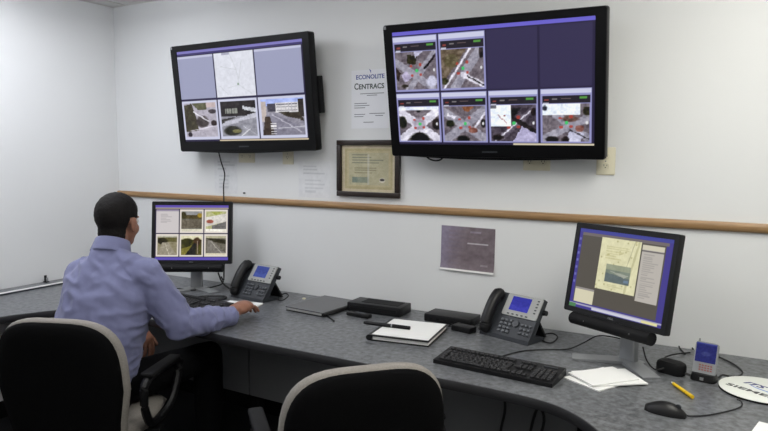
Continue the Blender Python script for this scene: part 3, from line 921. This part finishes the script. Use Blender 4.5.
# ================================================================== small things on the desk
def flat_quad(name, corners, z0, z1, m, parent=None, bev=0.0):
    mb = MB().rings([[Vector((x, y, z0)) for x, y in corners], [Vector((x, y, z1)) for x, y in corners]])
    if bev:
        mb.bevel_all(bev, 2)
    return mb.build(name, m, parent, smooth=bool(bev))


def xy(p, o=(0, 0)):
    return (p[0] - o[0], p[1] - o[1])


def rect_at(c, w, d, rz):
    ca, sa = math.cos(rz), math.sin(rz)
    return [(c[0] + x * ca - y * sa, c[1] + x * sa + y * ca) for x, y in ((-w / 2, -d / 2), (w / 2, -d / 2), (w / 2, d / 2), (-w / 2, d / 2))]


# leather folder, closed, with pages
fo = thing('leather_folder', 'closed dark leather folder with white page edges beside the left phone', 'folder', (1.800, -.205, DZ), math.radians(-4))
flat_quad('lower_cover', rect_at((0, 0), .235, .30, 0), .0005, .004, LEATH, fo, .001)
flat_quad('pages', rect_at((-.003, 0), .220, .286, 0), .0045, .016, PAPER, fo)
flat_quad('upper_cover', rect_at((0, 0), .237, .302, 0), .0165, .021, mat('folder_cover', (86, 86, 88), .35, noise=(60, 3, .1)), fo, .0015)
MB().tube([(.1185, -.15, .0108), (.1185, .15, .0108)], .0105, 8, 0).build('spine', LEATH, fo)
# thin stylus beside the folder
s0, s1 = atz(324, 314), atz(334, 322)
tag(MB().limb((s0[0], s0[1], DZ + .005), .004, (s1[0], s1[1], DZ + .005), .0035, 8).build('stylus', BLK), 'short black stylus lying beside the leather folder', 'pen')
# docking station
dk = thing('docking_station', 'flat black docking box against the wall between folder and binder', 'device', (2.075, -.125, DZ), math.radians(3))
MB().box((0, 0, .0235), (.29, .13, .045), .005).build('case', BLK, dk)
MB().box((0, -.0655, .024), (.25, .002, .016)).build('front_slot', BLKM, dk, smooth=False)
MB().box((0.02, 0.005, .0468), (.20, .08, .0016)).build('top_grille', BLKM, dk, smooth=False)
hd = thing('cordless_handset', 'slim black handset lying in front of the docking box', 'device', (2.045, -.262, DZ), math.radians(-4))
MB().box((0, 0, .010), (.13, .038, .019), .006).build('shell', BLK, hd)
MB().box((.01, 0, .0202), (.06, .022, .0012)).build('button_panel', GREYP, hd, smooth=False)
# binder with white sheet and thick pen
bc = (2.392, -.408)
bi = thing('binder', 'black ring binder with a white cover sheet, near the desk front', 'binder', (*bc, DZ), math.radians(9))
flat_quad('lower_cover', rect_at((0, 0), .262, .285, 0), .0005, .004, BLK, bi, .001)
flat_quad('pages', rect_at((.006, 0), .240, .272, 0), .0045, .019, PAPER, bi)
flat_quad('upper_cover', rect_at((0, 0), .262, .285, 0), .0195, .0235, BLK, bi, .001)
flat_quad('cover_sheet', rect_at((.002, .004), .246, .268, 0), .0237, .0245, PAPER, bi)
MB().tube([(-.130, -.142, .012), (-.130, .142, .012)], .0125, 10, 0).build('spine', BLK, bi)
pe = thing('marker_pen', 'long thick black pen lying across the white binder', 'pen', (0, 0, 0))
a0, a1 = atz(364, 322, .775), atz(410, 327.5, .775)
zp = DZ + .0245 + .0085
A, B_ = Vector((a0[0], a0[1], zp)), Vector((a1[0], a1[1], zp)); dv = (B_ - A)
pe.location = (A + B_) / 2
lo = lambda t: A + dv * t - (A + B_) / 2
MB().cone(lo(.0), .006, lo(.04), .008, 12).cone(lo(.04), .0082, lo(.62), .0082, 12).build('barrel', BLK, pe)
MB().cone(lo(.62), .0085, lo(1.0), .0078, 12).build('cap', BLKM, pe)
MB().cone(lo(.60), .0087, lo(.63), .0087, 12).build('ring', SILVER, pe)
# black network box and its power brick next to the right phone
nb = thing('network_box', 'flat black network box against the wall left of the right phone', 'device', (2.462, -.112, DZ), math.radians(0))
MB().box((0, 0, .019), (.235, .12, .036), .005).build('case', BLK, nb)
for k in range(4):
    MB().box((-.08 + .035 * k, -.0605, .016), (.016, .002, .011)).build('port', BLKM, nb, smooth=False)
pb = thing('power_adapter', 'small black power adapter between binder and right phone', 'adapter', (2.572, -.235, DZ), math.radians(-12))
MB().box((0, 0, .0135), (.10, .055, .026), .005).build('case', BLK, pb)
MB().tube([(-.05, 0, .012), (-.085, .0, .006), (-.09, .06, .005), (-.03, .075, .005), (.0, .09, .005)], .003, 6, 6).build('cable', CORD, pb)

# white loose sheets beside the monitor foot
sheets = ((rect_at((3.218, -.552), .150, .205, math.radians(-28)), 'lowest loose white sheet under the papers left of the right monitor foot'),
          (rect_at((3.240, -.538), .150, .205, math.radians(-52)), 'middle loose white sheet in the fan of papers by the right monitor foot'),
          (rect_at((3.224, -.546), .135, .190, math.radians(-40)), 'topmost loose white sheet in the fan of papers by the right monitor foot'))
for k, (c, lab) in enumerate(sheets):
    tag(flat_quad('loose_sheet', c, DZ + .0006 + .0046 * k, DZ + .0046 + .0046 * k, PAPER), lab, 'paper', 'papers by the right monitor')
c = atz(759, 428); c2 = rect_at((3.760, -.772), .17, .13, math.radians(-12))
tag(flat_quad('paper_stack', c2, DZ + .0006, DZ + .006, PAPER), 'lower white paper at the desk corner below the round mat', 'paper', 'papers at the right corner')
tag(flat_quad('paper_stack', rect_at((3.772, -.780), .15, .12, math.radians(-4)), DZ + .0063, DZ + .011, PAPER), 'upper white paper at the desk corner below the round mat', 'paper', 'papers at the right corner')

# round mat
mt = thing('round_mat', 'round white mat with blue and black lettering at the right', 'mat', (3.700, -.395, DZ), 0)
n = 56
MB().rings([[Vector((.128 * math.cos(2 * math.pi * k / n), .128 * math.sin(2 * math.pi * k / n), z)) for k in range(n)] for z in (.0006, .006)]).build('rubber_base', BLKM, mt)
MB().rings([[Vector((r_ * math.cos(2 * math.pi * k / n), r_ * math.sin(2 * math.pi * k / n), z)) for k in range(n)] for r_, z in ((.1275, .0062), (.1275, .0078), (.125, .0086))]).build('printed_top', mat('mat_white', (226, 228, 222), .4), mt)
RT = Matrix.Rotation(math.radians(-28), 4, 'Z')
text_mesh('lettering', 'ITS', .036, mat('navy_ink', (34, 38, 112), .5), mt, RT @ Matrix.Translation((-.036, .018, .0089)), bold=.0008, shear=.3, width=.070)
text_mesh('lettering', 'SIEMENS', .031, mat('mat_ink', (48, 52, 52), .5), mt, RT @ Matrix.Translation((.010, -.050, .0089)), bold=.0006, width=.200)
MB().tube([RT @ Vector(v) for v in ((-.05, .010, .0088), (-.01, -.006, .0088), (.04, -.010, .0088), (.09, .0, .0088))], lambda t: .0008 + .003 * math.sin(math.pi * t), 6, 6, flat=.15).build('swoosh', mat('pale_blue_ink', (120, 150, 206), .5), mt)

# handheld in its cradle
pd = thing('handheld_organiser', 'silver handheld organiser with blue screen standing in its cradle', 'handheld', (3.527, -.372, DZ), math.radians(-12), None)
cr = MB().rings([[Vector((x, y, z)) for x, y in rounded(.082 * s, .062 * s, .02)] for s, z in ((1.0, .0008), (1.0, .012), (.9, .026))]).build('cradle', BLK, pd)
MB().box((0, -.0305, .012), (.012, .002, .010)).build('cradle_badge', SILVER, cr, smooth=False)
TP = Matrix.Translation((0, -.006, .016)) @ rotx(math.radians(-16))
MB().rings([[Vector((x, y, z + .058)) for x, z in rounded(.073, .116, .010)] for y in (-.008, .008)]).bevel_all(.002, 2, .8).xf(TP).build('body', SILVER, pd)
a = Art(24, 24, (20, 26, 96)); a.rect(0, 0, 1, .1, (44, 54, 136)).blob(.5, .55, .25, .12, (62, 70, 120), .7).speck(9, .06)
sheet('display', a.a, .066, .066, SCREEN, pd, TP @ Matrix.Translation((0, -.0092, .079)))
kk = MB()
for i in range(5):
    for j in range(3):
        kk.box(TP @ Vector((-.014 + .009 * i, -.0088, .020 + .008 * j)), (.006, .002, .0045))
kk.build('keypad', mat('keypad_red', (158, 96, 92), .5), pd, smooth=False)['kind'] = 'stuff'
MB().cone(TP @ Vector((-.028, .002, .114)), .004, TP @ Vector((-.028, .002, .126)), .003, 8).build('aerial', SILVER, pd)
MB().tube([Vector((.036, .004, .008))] + under(pd, [atz(*q, DZ + .004) for q in ((722, 375), (731, 376.5), (739, 376), (742.5, 372), (738, 367), (729, 361.5), (719, 357), (712, 354))]), .003, 6, 6).build('cable', CORD, pd)

# charger pod
cg = thing('charger_pod', 'black rounded charger lying between monitor foot and handheld', 'charger', (3.420, -.352, DZ), math.radians(-20))
MB().rings([[Vector((x, y, z)) for x, y in rounded(.098 * s, .060 * s, .022, 6)] for s, z in ((.94, .0008), (1, .008), (1, .030), (.94, .039), (.8, .044))]).build('shell', BLKM, cg)
MB().tube([Vector((-.035, .02, .024))] + under(cg, [atz(*q, DZ + .006) for q in ((664, 358), (671, 355), (680, 353.5), (690, 352.5))]), .003, 6, 6).build('cable', CORD, cg)
MB().tube([(.049, .0, .012), (.08, .01, .006), (.10, .02, .005)], .0045, 6, 4).build('plug_lead', CORD, cg)
# thin black lead draped behind the handheld
q0, q1, q2, q3 = atz(679, 347), atz(688, 345), atz(693, 350), atz(685, 355)
tag(MB().tube([(q[0], q[1], DZ + .004) for q in (q3, q0, q1, q2)], .0032, 6, 6).build('loose_lead', CORD), 'short coiled black lead behind the charger against the wall', 'cord')
# lead from the right monitor's speaker bar down to the desk
tag(MB().tube([(3.335, -.45, .848), (3.348, -.44, .80), (3.372, -.41, .762), (3.40, -.39, .765)], .0028, 6, 6).build('speaker_lead', CORD), 'thin black lead from the right monitor speaker bar to the charger', 'cord')
# yellow pencil-like highlighter
yp = thing('highlighter', 'slim yellow highlighter pen with a white tip', 'pen', (0, 0, 0))
A = Vector((*atz(671.5, 384)[:2], DZ + .0065)); B_ = Vector((*atz(692.5, 399)[:2], DZ + .0065)); dv = B_ - A; mid = (A + B_) / 2
yp.location = mid
MB().cone(A + dv * .1 - mid, .0055, B_ - mid, .006, 12).build('barrel', YEL, yp)
MB().cone(A - mid, .002, A + dv * .1 - mid, .0052, 12).build('tip', WHITEP, yp)
MB().cone(A + dv * .70 - mid, .0064, A + dv * .72 - mid, .0064, 12).build('cap_ring', mat('yellow_dark', (190, 150, 16), .4), yp)

# white note pad under the man's hand
tag(flat_quad('note_pad', rect_at((1.420, -.405), .19, .15, math.radians(14)), DZ + .0006, DZ + .008, PAPER), 'small white note pad under the seated man\'s hand', 'pad')
# cables behind the left monitor
tag(MB().tube([(.80, -.33, DZ + .004), (.87, -.30, DZ + .010), (.95, -.26, DZ + .004), (1.02, -.12, DZ + .02), (1.0, -.1, DZ + .06)], .004, 6, 6).build('monitor_lead', CORD), 'black lead running along the desk behind the left monitor foot', 'cord')
tag(MB().tube([(1.105, -.23, .855), (1.125, -.22, .80), (1.16, -.2, .765), (1.17, -.16, .745)], .0045, 6, 6).build('speaker_lead', CORD), 'black lead hanging from the left monitor speaker bar', 'cord')
tag(MB().tube([(1.10, -.40, DZ + .006), (1.14, -.33, DZ + .006), (1.22, -.30, DZ + .007), (1.25, -.34, DZ + .006), (1.20, -.38, DZ + .006), (1.15, -.37, DZ + .006)], .006, 6, 6).build('coiled_lead', CORD), 'loop of black lead on the desk left of the left phone', 'cord')
# pale strip and odds on the left wing of the desk
cs = thing('cable_raceway', 'long white cable strip lying on the left wing of the desk', 'strip', (.148, -1.0, DZ), 0)
MB().box((0, 0, .006), (.022, 1.5, .011), .002).build('cover', WHITEP, cs)
MB().box((.0145, 0, .004), (.006, 1.5, .007)).build('base', GREYP, cs, smooth=False)
cl = thing('desk_clamp', 'tiny dark clamp standing by the left wall on the desk', 'clip', (.03, -.55, DZ), 0)
MB().box((0, 0, .004), (.03, .02, .006), .001).build('foot', BLKM, cl)
MB().box((-.006, 0, .024), (.005, .015, .036), .001).build('upright', BLKM, cl)
MB().box((.010, 0, .018), (.004, .012, .024), .001).build('tab', SILVER, cl)
q = atz(304, 299)
tag(MB().cone((q[0], q[1], DZ + .0004), .010, (q[0], q[1], DZ + .006), .009, 14).build('round_sticker', IVORY), 'tiny cream cap behind the leather folder', 'cap')
# leads hanging below the desk
for k, (px, lab) in enumerate(((500, 'thick black lead hanging under the desk left of the crossing leads'), (527, 'black lead slanting under the desk, crossing another'), (548, 'black lead under the desk nearest the curve'))):
    a0, a1 = aty(px, 395, -.40), aty(px + (4, 16, -14)[k], 431, -.40)
    tag(MB().tube([(a0[0], -.40, .705), (a0[0] + .004, -.395, .62), (a1[0], -.395, .5), (a1[0] - .02, -.39, .36), (a1[0], -.39, .12), (a1[0] + .02, -.39, .008)], .006, 6, 6).build('hanging_lead', CORD), lab, 'cord')


# ================================================================== office chairs
def backrest_ring(hw, hh, zc, y, grow=0.0, n=44):
    R = []
    for k in range(n):
        a = 2 * math.pi * k / n; c, s = math.cos(a), math.sin(a)
        e = 2 / 3.4
        x = math.copysign(abs(c) ** e, c) * (hw + grow); z = math.copysign(abs(s) ** e, s) * (hh + grow)
        if z < 0:
            x *= 1 - .07 * math.exp(-((-z / hh - .45) / .28) ** 2)
        zz = zc + z
        R.append(Vector((x, y + .55 * x * x + .10 * (zz - zc - .05) ** 2 * 2 - .10 * (zz - .5), zz)))
    return R


def office_chair(label, loc, az):
    r = thing('office_chair', label, 'chair', (*loc, 0), math.radians(az - 90), 'office chairs at the desk')
    hw, hh, zc = .258, .275, .620
    Y = -.215
    cush = [backrest_ring(hw, hh, zc, Y - .018, -.020), backrest_ring(hw, hh, zc, Y - .012, -.004), backrest_ring(hw, hh, zc, Y, .002), backrest_ring(hw, hh, zc, Y + .020, .001), backrest_ring(hw, hh, zc, Y + .036, -.012), backrest_ring(hw, hh, zc, Y + .044, -.045), backrest_ring(hw, hh, zc, Y + .046, -.11)]
    MB().rings(cush).build('backrest_cushion', BEI, r, ang=1.3)
    sh = [backrest_ring(hw, hh, zc, Y - .014, -.008), backrest_ring(hw, hh, zc, Y - .026, -.008), backrest_ring(hw, hh, zc, Y - .040, -.018), backrest_ring(hw, hh, zc, Y - .046, -.05), backrest_ring(hw, hh, zc, Y - .048, -.10)]
    MB().rings(sh).build('backrest_cover', FAB, r, ang=1.3)
    MB().tube([(-.0, -.255, .43), (0, -.262, .40), (0, -.22, .365), (0, -.12, .366)], .022, 8, 5, flat=.6).build('back_bar', BLK, r)
    st = []
    for z, g in ((.385, -.03), (.40, 0), (.425, .004), (.445, 0), (.462, -.02), (.468, -.06)):
        ring = []
        for k in range(44):
            a = 2 * math.pi * k / 44; c, s = math.cos(a), math.sin(a); e = 2 / 3.2
            x = math.copysign(abs(c) ** e, c) * (.245 + g); y = math.copysign(abs(s) ** e, s) * (.215 + g)
            ring.append(Vector((x, y + .045, z - (.035 * max(0, y / .215) ** 3))))
        st.append(ring)
    MB().rings(st).build('seat_cushion', BEI, r, ang=1.3)
    MB().box((0, .0, .372), (.36, .36, .03), .012).build('seat_pan', BLK, r)
    for s in (-1, 1):
        x = s * .285
        arm = MB().tube([(x, -.10, .625), (x, .06, .638), (x, .155, .630), (x, .175, .59), (x * .98, .12, .48), (x * .94, .05, .43), (x * .94, -.04, .43), (x * .98, -.10, .49), (x, -.125, .57)], .017, 8, 5, closed=True, up0=Vector((1, 0, 0)))
        o = arm.build('armrest', BLK, r)
        MB().box((x, .02, .648), (.052, .25, .022), .009, 3).build('arm_pad', BLKM, o)
        MB().box((s * .215, .0, .392), (.15, .05, .014), .004).build('arm_bracket', BLK, r)
    MB().cone((0, 0, .10), .028, (0, 0, .36), .022, 16).build('gas_column', BLK, r)
    bs = MB()
    bs.cone((0, 0, .065), .05, (0, 0, .11), .035, 16)
    leg0 = MB().tube([(0, .03, .092), (0, .16, .082), (0, .275, .066)], lambda t: .022 - .007 * t, 8, 3, flat=.8).build('base_leg', BLK, r)
    cast0 = MB().cone((-.022, .282, .026), .025, (-.006, .282, .026), .025, 16).cone((.006, .282, .026), .025, (.022, .282, .026), .025, 16).cone((0, .282, .03), .007, (0, .282, .07), .007, 8).build('caster', BLK, r)
    bs.build('base_hub', BLK, r)
    for k in range(1, 5):
        for o in (leg0, cast0):
            c = o.copy(); COL.objects.link(c); c.parent = r; c.rotation_euler = (0, 0, 2 * math.pi * k / 5)
    return r


office_chair('office chair on the left, black back with pale rim, the man sits in it', (1.330, -1.170), 112)
office_chair('empty office chair at the bottom centre, black back with pale rim', (2.517, -1.080), 138)


# ================================================================== the seated man
P0 = Vector((1.36, -1.165, 0)); PAZ = 112
man = thing('person', 'man in light blue shirt seated at the left monitor, seen from behind', 'person', P0, math.radians(PAZ - 90))
IW = Matrix.Rotation(-math.radians(PAZ - 90), 3, 'Z')


def L(x, y, z):      # world -> man's own frame (x right, y forward)
    v = IW @ (Vector((x, y, 0)) - P0); return Vector((v.x, v.y, z))


SHR, SHL = Vector((.168, .085, 1.012)), Vector((-.128, .105, .995))
ELR = L(1.590, -.945, .795); WRR = L(1.640, -.680, .782)
ELL, WRL = Vector((-.175, .27, .77)), Vector((-.03, .31, .735))
HEAD = Vector((0.0, .165, 1.222))
KX = {-1: -.13, 1: .29}      # knees: the right one splayed out
NECK0, NECK1 = Vector((0, .095, 1.06)), Vector((0, .14, 1.165))


def torso(mb, g, lo=0.0):
    lv = [q for q in [(.47, -.045, -.03, .160, .125), (.55, -.04, -.02, .162, .135), (.64, -.032, .005, .160, .138), (.74, -.014, .03, .158, .140), (.84, -.002, .055, .167, .132),
                      (.93, .004, .072, .168, .118), (.985, 0, .083, .160, .102), (1.03, 0, .092, .120, .085), (1.085, 0, .10, .070, .062)] if q[0] > lo]
    R = []
    for z, xo, y, a, b in lv:
        ring = []
        for k in range(40):
            t = 2 * math.pi * k / 40; c, s = math.cos(t), math.sin(t); e = 2 / 2.5
            ring.append(Vector((xo + math.copysign(abs(c) ** e, c) * (a + g), y + math.copysign(abs(s) ** e, s) * (b + g), z)))
        R.append(ring)
    mb.rings(R)


def arm(mb, S, E, W, g, stop=1.0):
    S2 = S + (E - S) * .05
    mb.ell(S, (.062 + g, .060 + g, .060 + g), None, 18, 12)
    M_ = S + (E - S) * .5
    e = max(0, g) * .9
    mb.limb(S, .057 + g, M_, .050 + g + e).limb(M_, .050 + g + e, E, .043 + g + e)
    F_ = E + (W - E) * .35; Wt = E + (W - E) * stop
    mb.limb(E, .043 + g + e, F_, .043 + g + e * .5).limb(F_, .043 + g + e * .5, Wt, .029 + g * (1.0 if stop == 1 else 1.2))


def hand(mb, W, d, up, side, curl, spread=1.0):
    """W wrist, d pointing direction, up back-of-hand normal, side = thumb direction"""
    K = 1.14
    d = d.normalized(); side = (side - d * side.dot(d)).normalized(); up = (up - d * up.dot(d)).normalized()
    R3 = Matrix((side, d, up)).transposed()
    mb.limb(W, .028, W + d * .03, .027)
    mb.ell(W + d * .055 * K, (.042 * K, .050 * K, .024 * K), R3, 18, 12)
    mb.ell(W + d * .080 * K, (.043 * K, .028 * K, .021 * K), R3, 18, 12)
    for k, (o, ln_, rr) in enumerate(((.030, .072, .0094), (.010, .080, .0097), (-.010, .074, .0092), (-.029, .058, .0082))):
        p = W + d * (.090 - .004 * abs(k - 1)) * K + side * o * K
        ang = curl
        for j, fr_ in enumerate((.46, .30, .24)):
            q = (d * math.cos(ang) - up * math.sin(ang) + side * (.10 * spread * (1.3 - k))).normalized()
            p2 = p + q * ln_ * K * fr_
            mb.limb(p, rr * K * (1 - .08 * j), p2, rr * K * (1 - .08 * (j + 1)), 10); p = p2; ang += curl * .9
    p = W + (d * .025 + side * .028 - up * .004) * K
    for ln_, dd in ((.040, .75), (.032, .35), (.026, .15)):
        q = (d + side * dd - up * .15).normalized(); p2 = p + q * ln_ * K
        mb.limb(p, .0120, p2, .0105, 10); p = p2


def remesh(mb, name, voxel, m, parent, smooth=6, disp=None):
    o = mb.build(name + '_raw', m, None)
    md = o.modifiers.new('r', 'REMESH'); md.mode = 'VOXEL'; md.voxel_size = voxel; md.use_smooth_shade = True
    sm = o.modifiers.new('s', 'SMOOTH'); sm.factor = .5; sm.iterations = smooth
    dg = bpy.context.evaluated_depsgraph_get()
    me = bpy.data.meshes.new_from_object(o.evaluated_get(dg)); me.name = name
    bpy.data.objects.remove(o)
    if disp:
        n = len(me.vertices); co = np.zeros(n * 3); me.vertices.foreach_get('co', co); co = co.reshape(-1, 3)
        nr = np.zeros(n * 3); me.vertices.foreach_get('normal', nr); nr = nr.reshape(-1, 3)
        d = np.array([disp(Vector(c), Vector(v)) for c, v in zip(co, nr)])
        co = co + nr * d[:, None]
        me.vertices.foreach_set('co', co.ravel()); me.update()
    for p in me.polygons:
        p.use_smooth = True
    me.materials.clear(); me.materials.append(m)
    return link(name, me, parent)


# body: one continuous figure
HY = math.radians(6)      # head turned a little towards the right
HR = Matrix.Rotation(-HY, 3, 'Z') @ Matrix.Rotation(math.radians(-8), 3, 'X')


def hp(x, y, z):
    return HEAD + HR @ Vector((x, y, z))


b = MB()
torso(b, -.012)
b.limb(NECK0, .060, NECK1, .056)
b.ell(hp(0, -.005, .028), (.076, .096, .088), HR, 24, 16)          # cranium
b.ell(hp(0, .028, -.030), (.064, .070, .085), HR, 24, 16)          # face
b.ell(hp(0, .058, -.078), (.040, .038, .034), HR)                  # jaw and chin
b.ell(hp(.036, .058, -.030), (.028, .028, .030), HR).ell(hp(-.036, .058, -.030), (.028, .028, .030), HR)   # cheeks
b.limb(hp(0, .095, .008), .008, hp(0, .113, -.028), .013, 10)      # nose
b.ell(hp(0, .090, .022), (.045, .014, .010), HR)                   # brow
b.ell(hp(0, .094, -.060), (.022, .009, .006), HR).ell(hp(0, .092, -.069), (.019, .009, .006), HR)          # lips
for s in (-1, 1):                                                  # ears
    b.ell(hp(s * .080, .004, -.012), (.008, .019, .031), HR).ell(hp(s * .078, .006, -.036), (.008, .011, .012), HR)
arm(b, SHR, ELR, WRR, -.006); arm(b, SHL, ELL, WRL, -.006)
hd_dir = L(1.600, -.48, .76) - Vector((WRR.x, WRR.y, .785))
hand(b, WRR + Vector((0, 0, .014)), Vector((hd_dir.x, hd_dir.y, .026)), Vector((0, 0, 1)), Vector((-1, .2, 0)), .42)
hand(b, WRL, Vector((.75, -.15, -.75)), Vector((.6, .5, .5)), Vector((.2, 1, -.1)), .35)
for s in (-1, 1):                                                  # legs
    hip, kn, an = Vector((s * .09 - .03, .02, .545)), Vector((KX[s], .41, .565)), Vector((KX[s], .39, .09))
    b.limb(hip, .080, kn, .056).limb(kn, .055, Vector((KX[s], .40, .33)), .054).limb(Vector((KX[s], .40, .33)), .052, an, .036)
    b.limb(an + Vector((0, .01, -.045)), .028, an + Vector((0, .13, -.058)), .022)
body = remesh(b, 'body', .0045, SKIN, man, 4)

# eyes
for s in (-1, 1):
    MB().ell(hp(s * .031, .084, .004), (.012, .012, .012), HR, 14, 10).build('eye', mat('eye_white', (226, 222, 216), .25), man)


def crease(c, nrm):
    v = mnoise.noise(Vector((c.x * 14, c.y * 14, c.z * 9))) * .006
    v += mnoise.noise(Vector((c.x * 30 + c.z * 22, c.y * 30, c.z * 30 - c.x * 18))) * .0035
    ridge = 1 - abs(mnoise.noise(Vector((c.x * 9 + 3, c.y * 9, c.z * 16 + c.x * 8)))) * 2
    v += max(0, ridge - .5) * .017
    # sleeve rucks
    da = (c - (ELR + WRR) / 2).length
    if da < .2:
        t = (c - ELR).dot((WRR - ELR).normalized())
        v += .0035 * math.sin(t * 150 + 6 * mnoise.noise(c * 20)) * max(0, 1 - da / .2) * 1.4
    return v


s_ = MB()
torso(s_, .014, .5)
s_.limb(NECK0 + Vector((0, -.01, 0)), .072, NECK0 + Vector((0, .014, .038)), .066)
for S, E, W in ((SHR, ELR, WRR), (SHL, ELL, WRL)):
    s_.limb(Vector((S.x * .25, S.y, S.z + .058)), .050, S + Vector((0, 0, .0)), .060)
    arm(s_, S, E, W, .010, .93)
shirt = remesh(s_, 'shirt', .0075, SHIRT, man, 4, crease)
# collar: a folded band standing around the neck
ax = (NECK1 - NECK0).normalized()
ex = Vector((1, 0, 0)); ey = ax.cross(ex).normalized(); ex = ey.cross(ax)
C0 = NECK0 + ax * .046
R = []
prof_c = ((.080, -.012), (.075, .012), (.069, .040), (.065, .046), (.062, .044), (.062, -.005))
cols = []
for k in range(41):
    t = math.radians(-250 + 320 * k / 40 - 0) ; cx, sx_ = math.cos(t), math.sin(t)
    cols.append([C0 + ex * (cx * rr * 1.02) + ey * (-sx_ * rr * 1.02) * -1 + ax * (hh * (1.0 if True else 0)) for rr, hh in prof_c])
MB().rings(cols).build('collar', SHIRT, shirt)
d = (WRR - ELR).normalized()
MB().tube([ELR + (WRR - ELR) * .83, ELR + (WRR - ELR) * .985], .0435, 20, 0).build('cuff', SHIRT, shirt)

t_ = MB()
lv = [(.462, -.035, .166, .130), (.50, -.03, .172, .136), (.54, -.022, .168, .136), (.60, -.008, .160, .132)]
t_.rings([[Vector((-.04 + math.copysign(abs(math.cos(t)) ** .8, math.cos(t)) * a, y + math.copysign(abs(math.sin(t)) ** .8, math.sin(t)) * bb, z)) for t in [2 * math.pi * k / 36 for k in range(36)]] for z, y, a, bb in lv])
for s in (-1, 1):
    hip, kn, an = Vector((s * .09 - .03, .02, .552)), Vector((KX[s], .41, .570)), Vector((KX[s], .39, .11))
    t_.limb(hip, .090, kn, .066).limb(kn, .066, Vector((KX[s], .40, .33)), .066).limb(Vector((KX[s], .40, .33)), .064, an, .056)
remesh(t_, 'trousers', .009, TROU, man, 4, lambda c, n: mnoise.noise(c * 12) * .004)
for s in (-1, 1):
    sh_ = MB().ell((KX[s], .46, .035), (.044, .135, .034), None, 18, 12).ell((KX[s], .40, .06), (.042, .06, .045), None, 16, 10)
    sh_.xf(Matrix.Translation((0, 0, .004)))
    for v in sh_.bm.verts:
        v.co.z = max(v.co.z, .002)
    sh_.build('shoe', LEATH, man)
# hair: close cut cap, open at face and round the ears
h = MB()
h.ell(hp(0, -.005, .028), (.0815, .1015, .0945), HR, 64, 48).ell(hp(0, -.019, -.044), (.062, .062, .092), HR, 64, 48)
hr = remesh(h, 'hair', .0045, HAIR, man, 10, lambda c, n: mnoise.noise(c * 90) * .0016 + mnoise.noise(c * 30) * .0015)
bm = bmesh.new(); bm.from_mesh(hr.data)
HRi = HR.inverted()
kill = []
for f in bm.faces:
    q = HRi @ (f.calc_center_median() - HEAD)
    ax_ = abs(q.x)
    line = -.125 + max(0, q.y + .045) * 1.55          # nape rising forward to the temple
    if q.y > -.022 and q.y < .030 and ax_ > .045:
        line = max(line, .018)
    if q.y >= .030:
        line = max(line, .040 + (q.y - .030) * 1.3)
    if q.z < line:
        kill.append(f)
bmesh.ops.delete(bm, geom=kill, context='FACES')
bm.to_mesh(hr.data); bm.free()
sd = hr.modifiers.new('thickness', 'SOLIDIFY'); sd.thickness = .006; sd.offset = -1
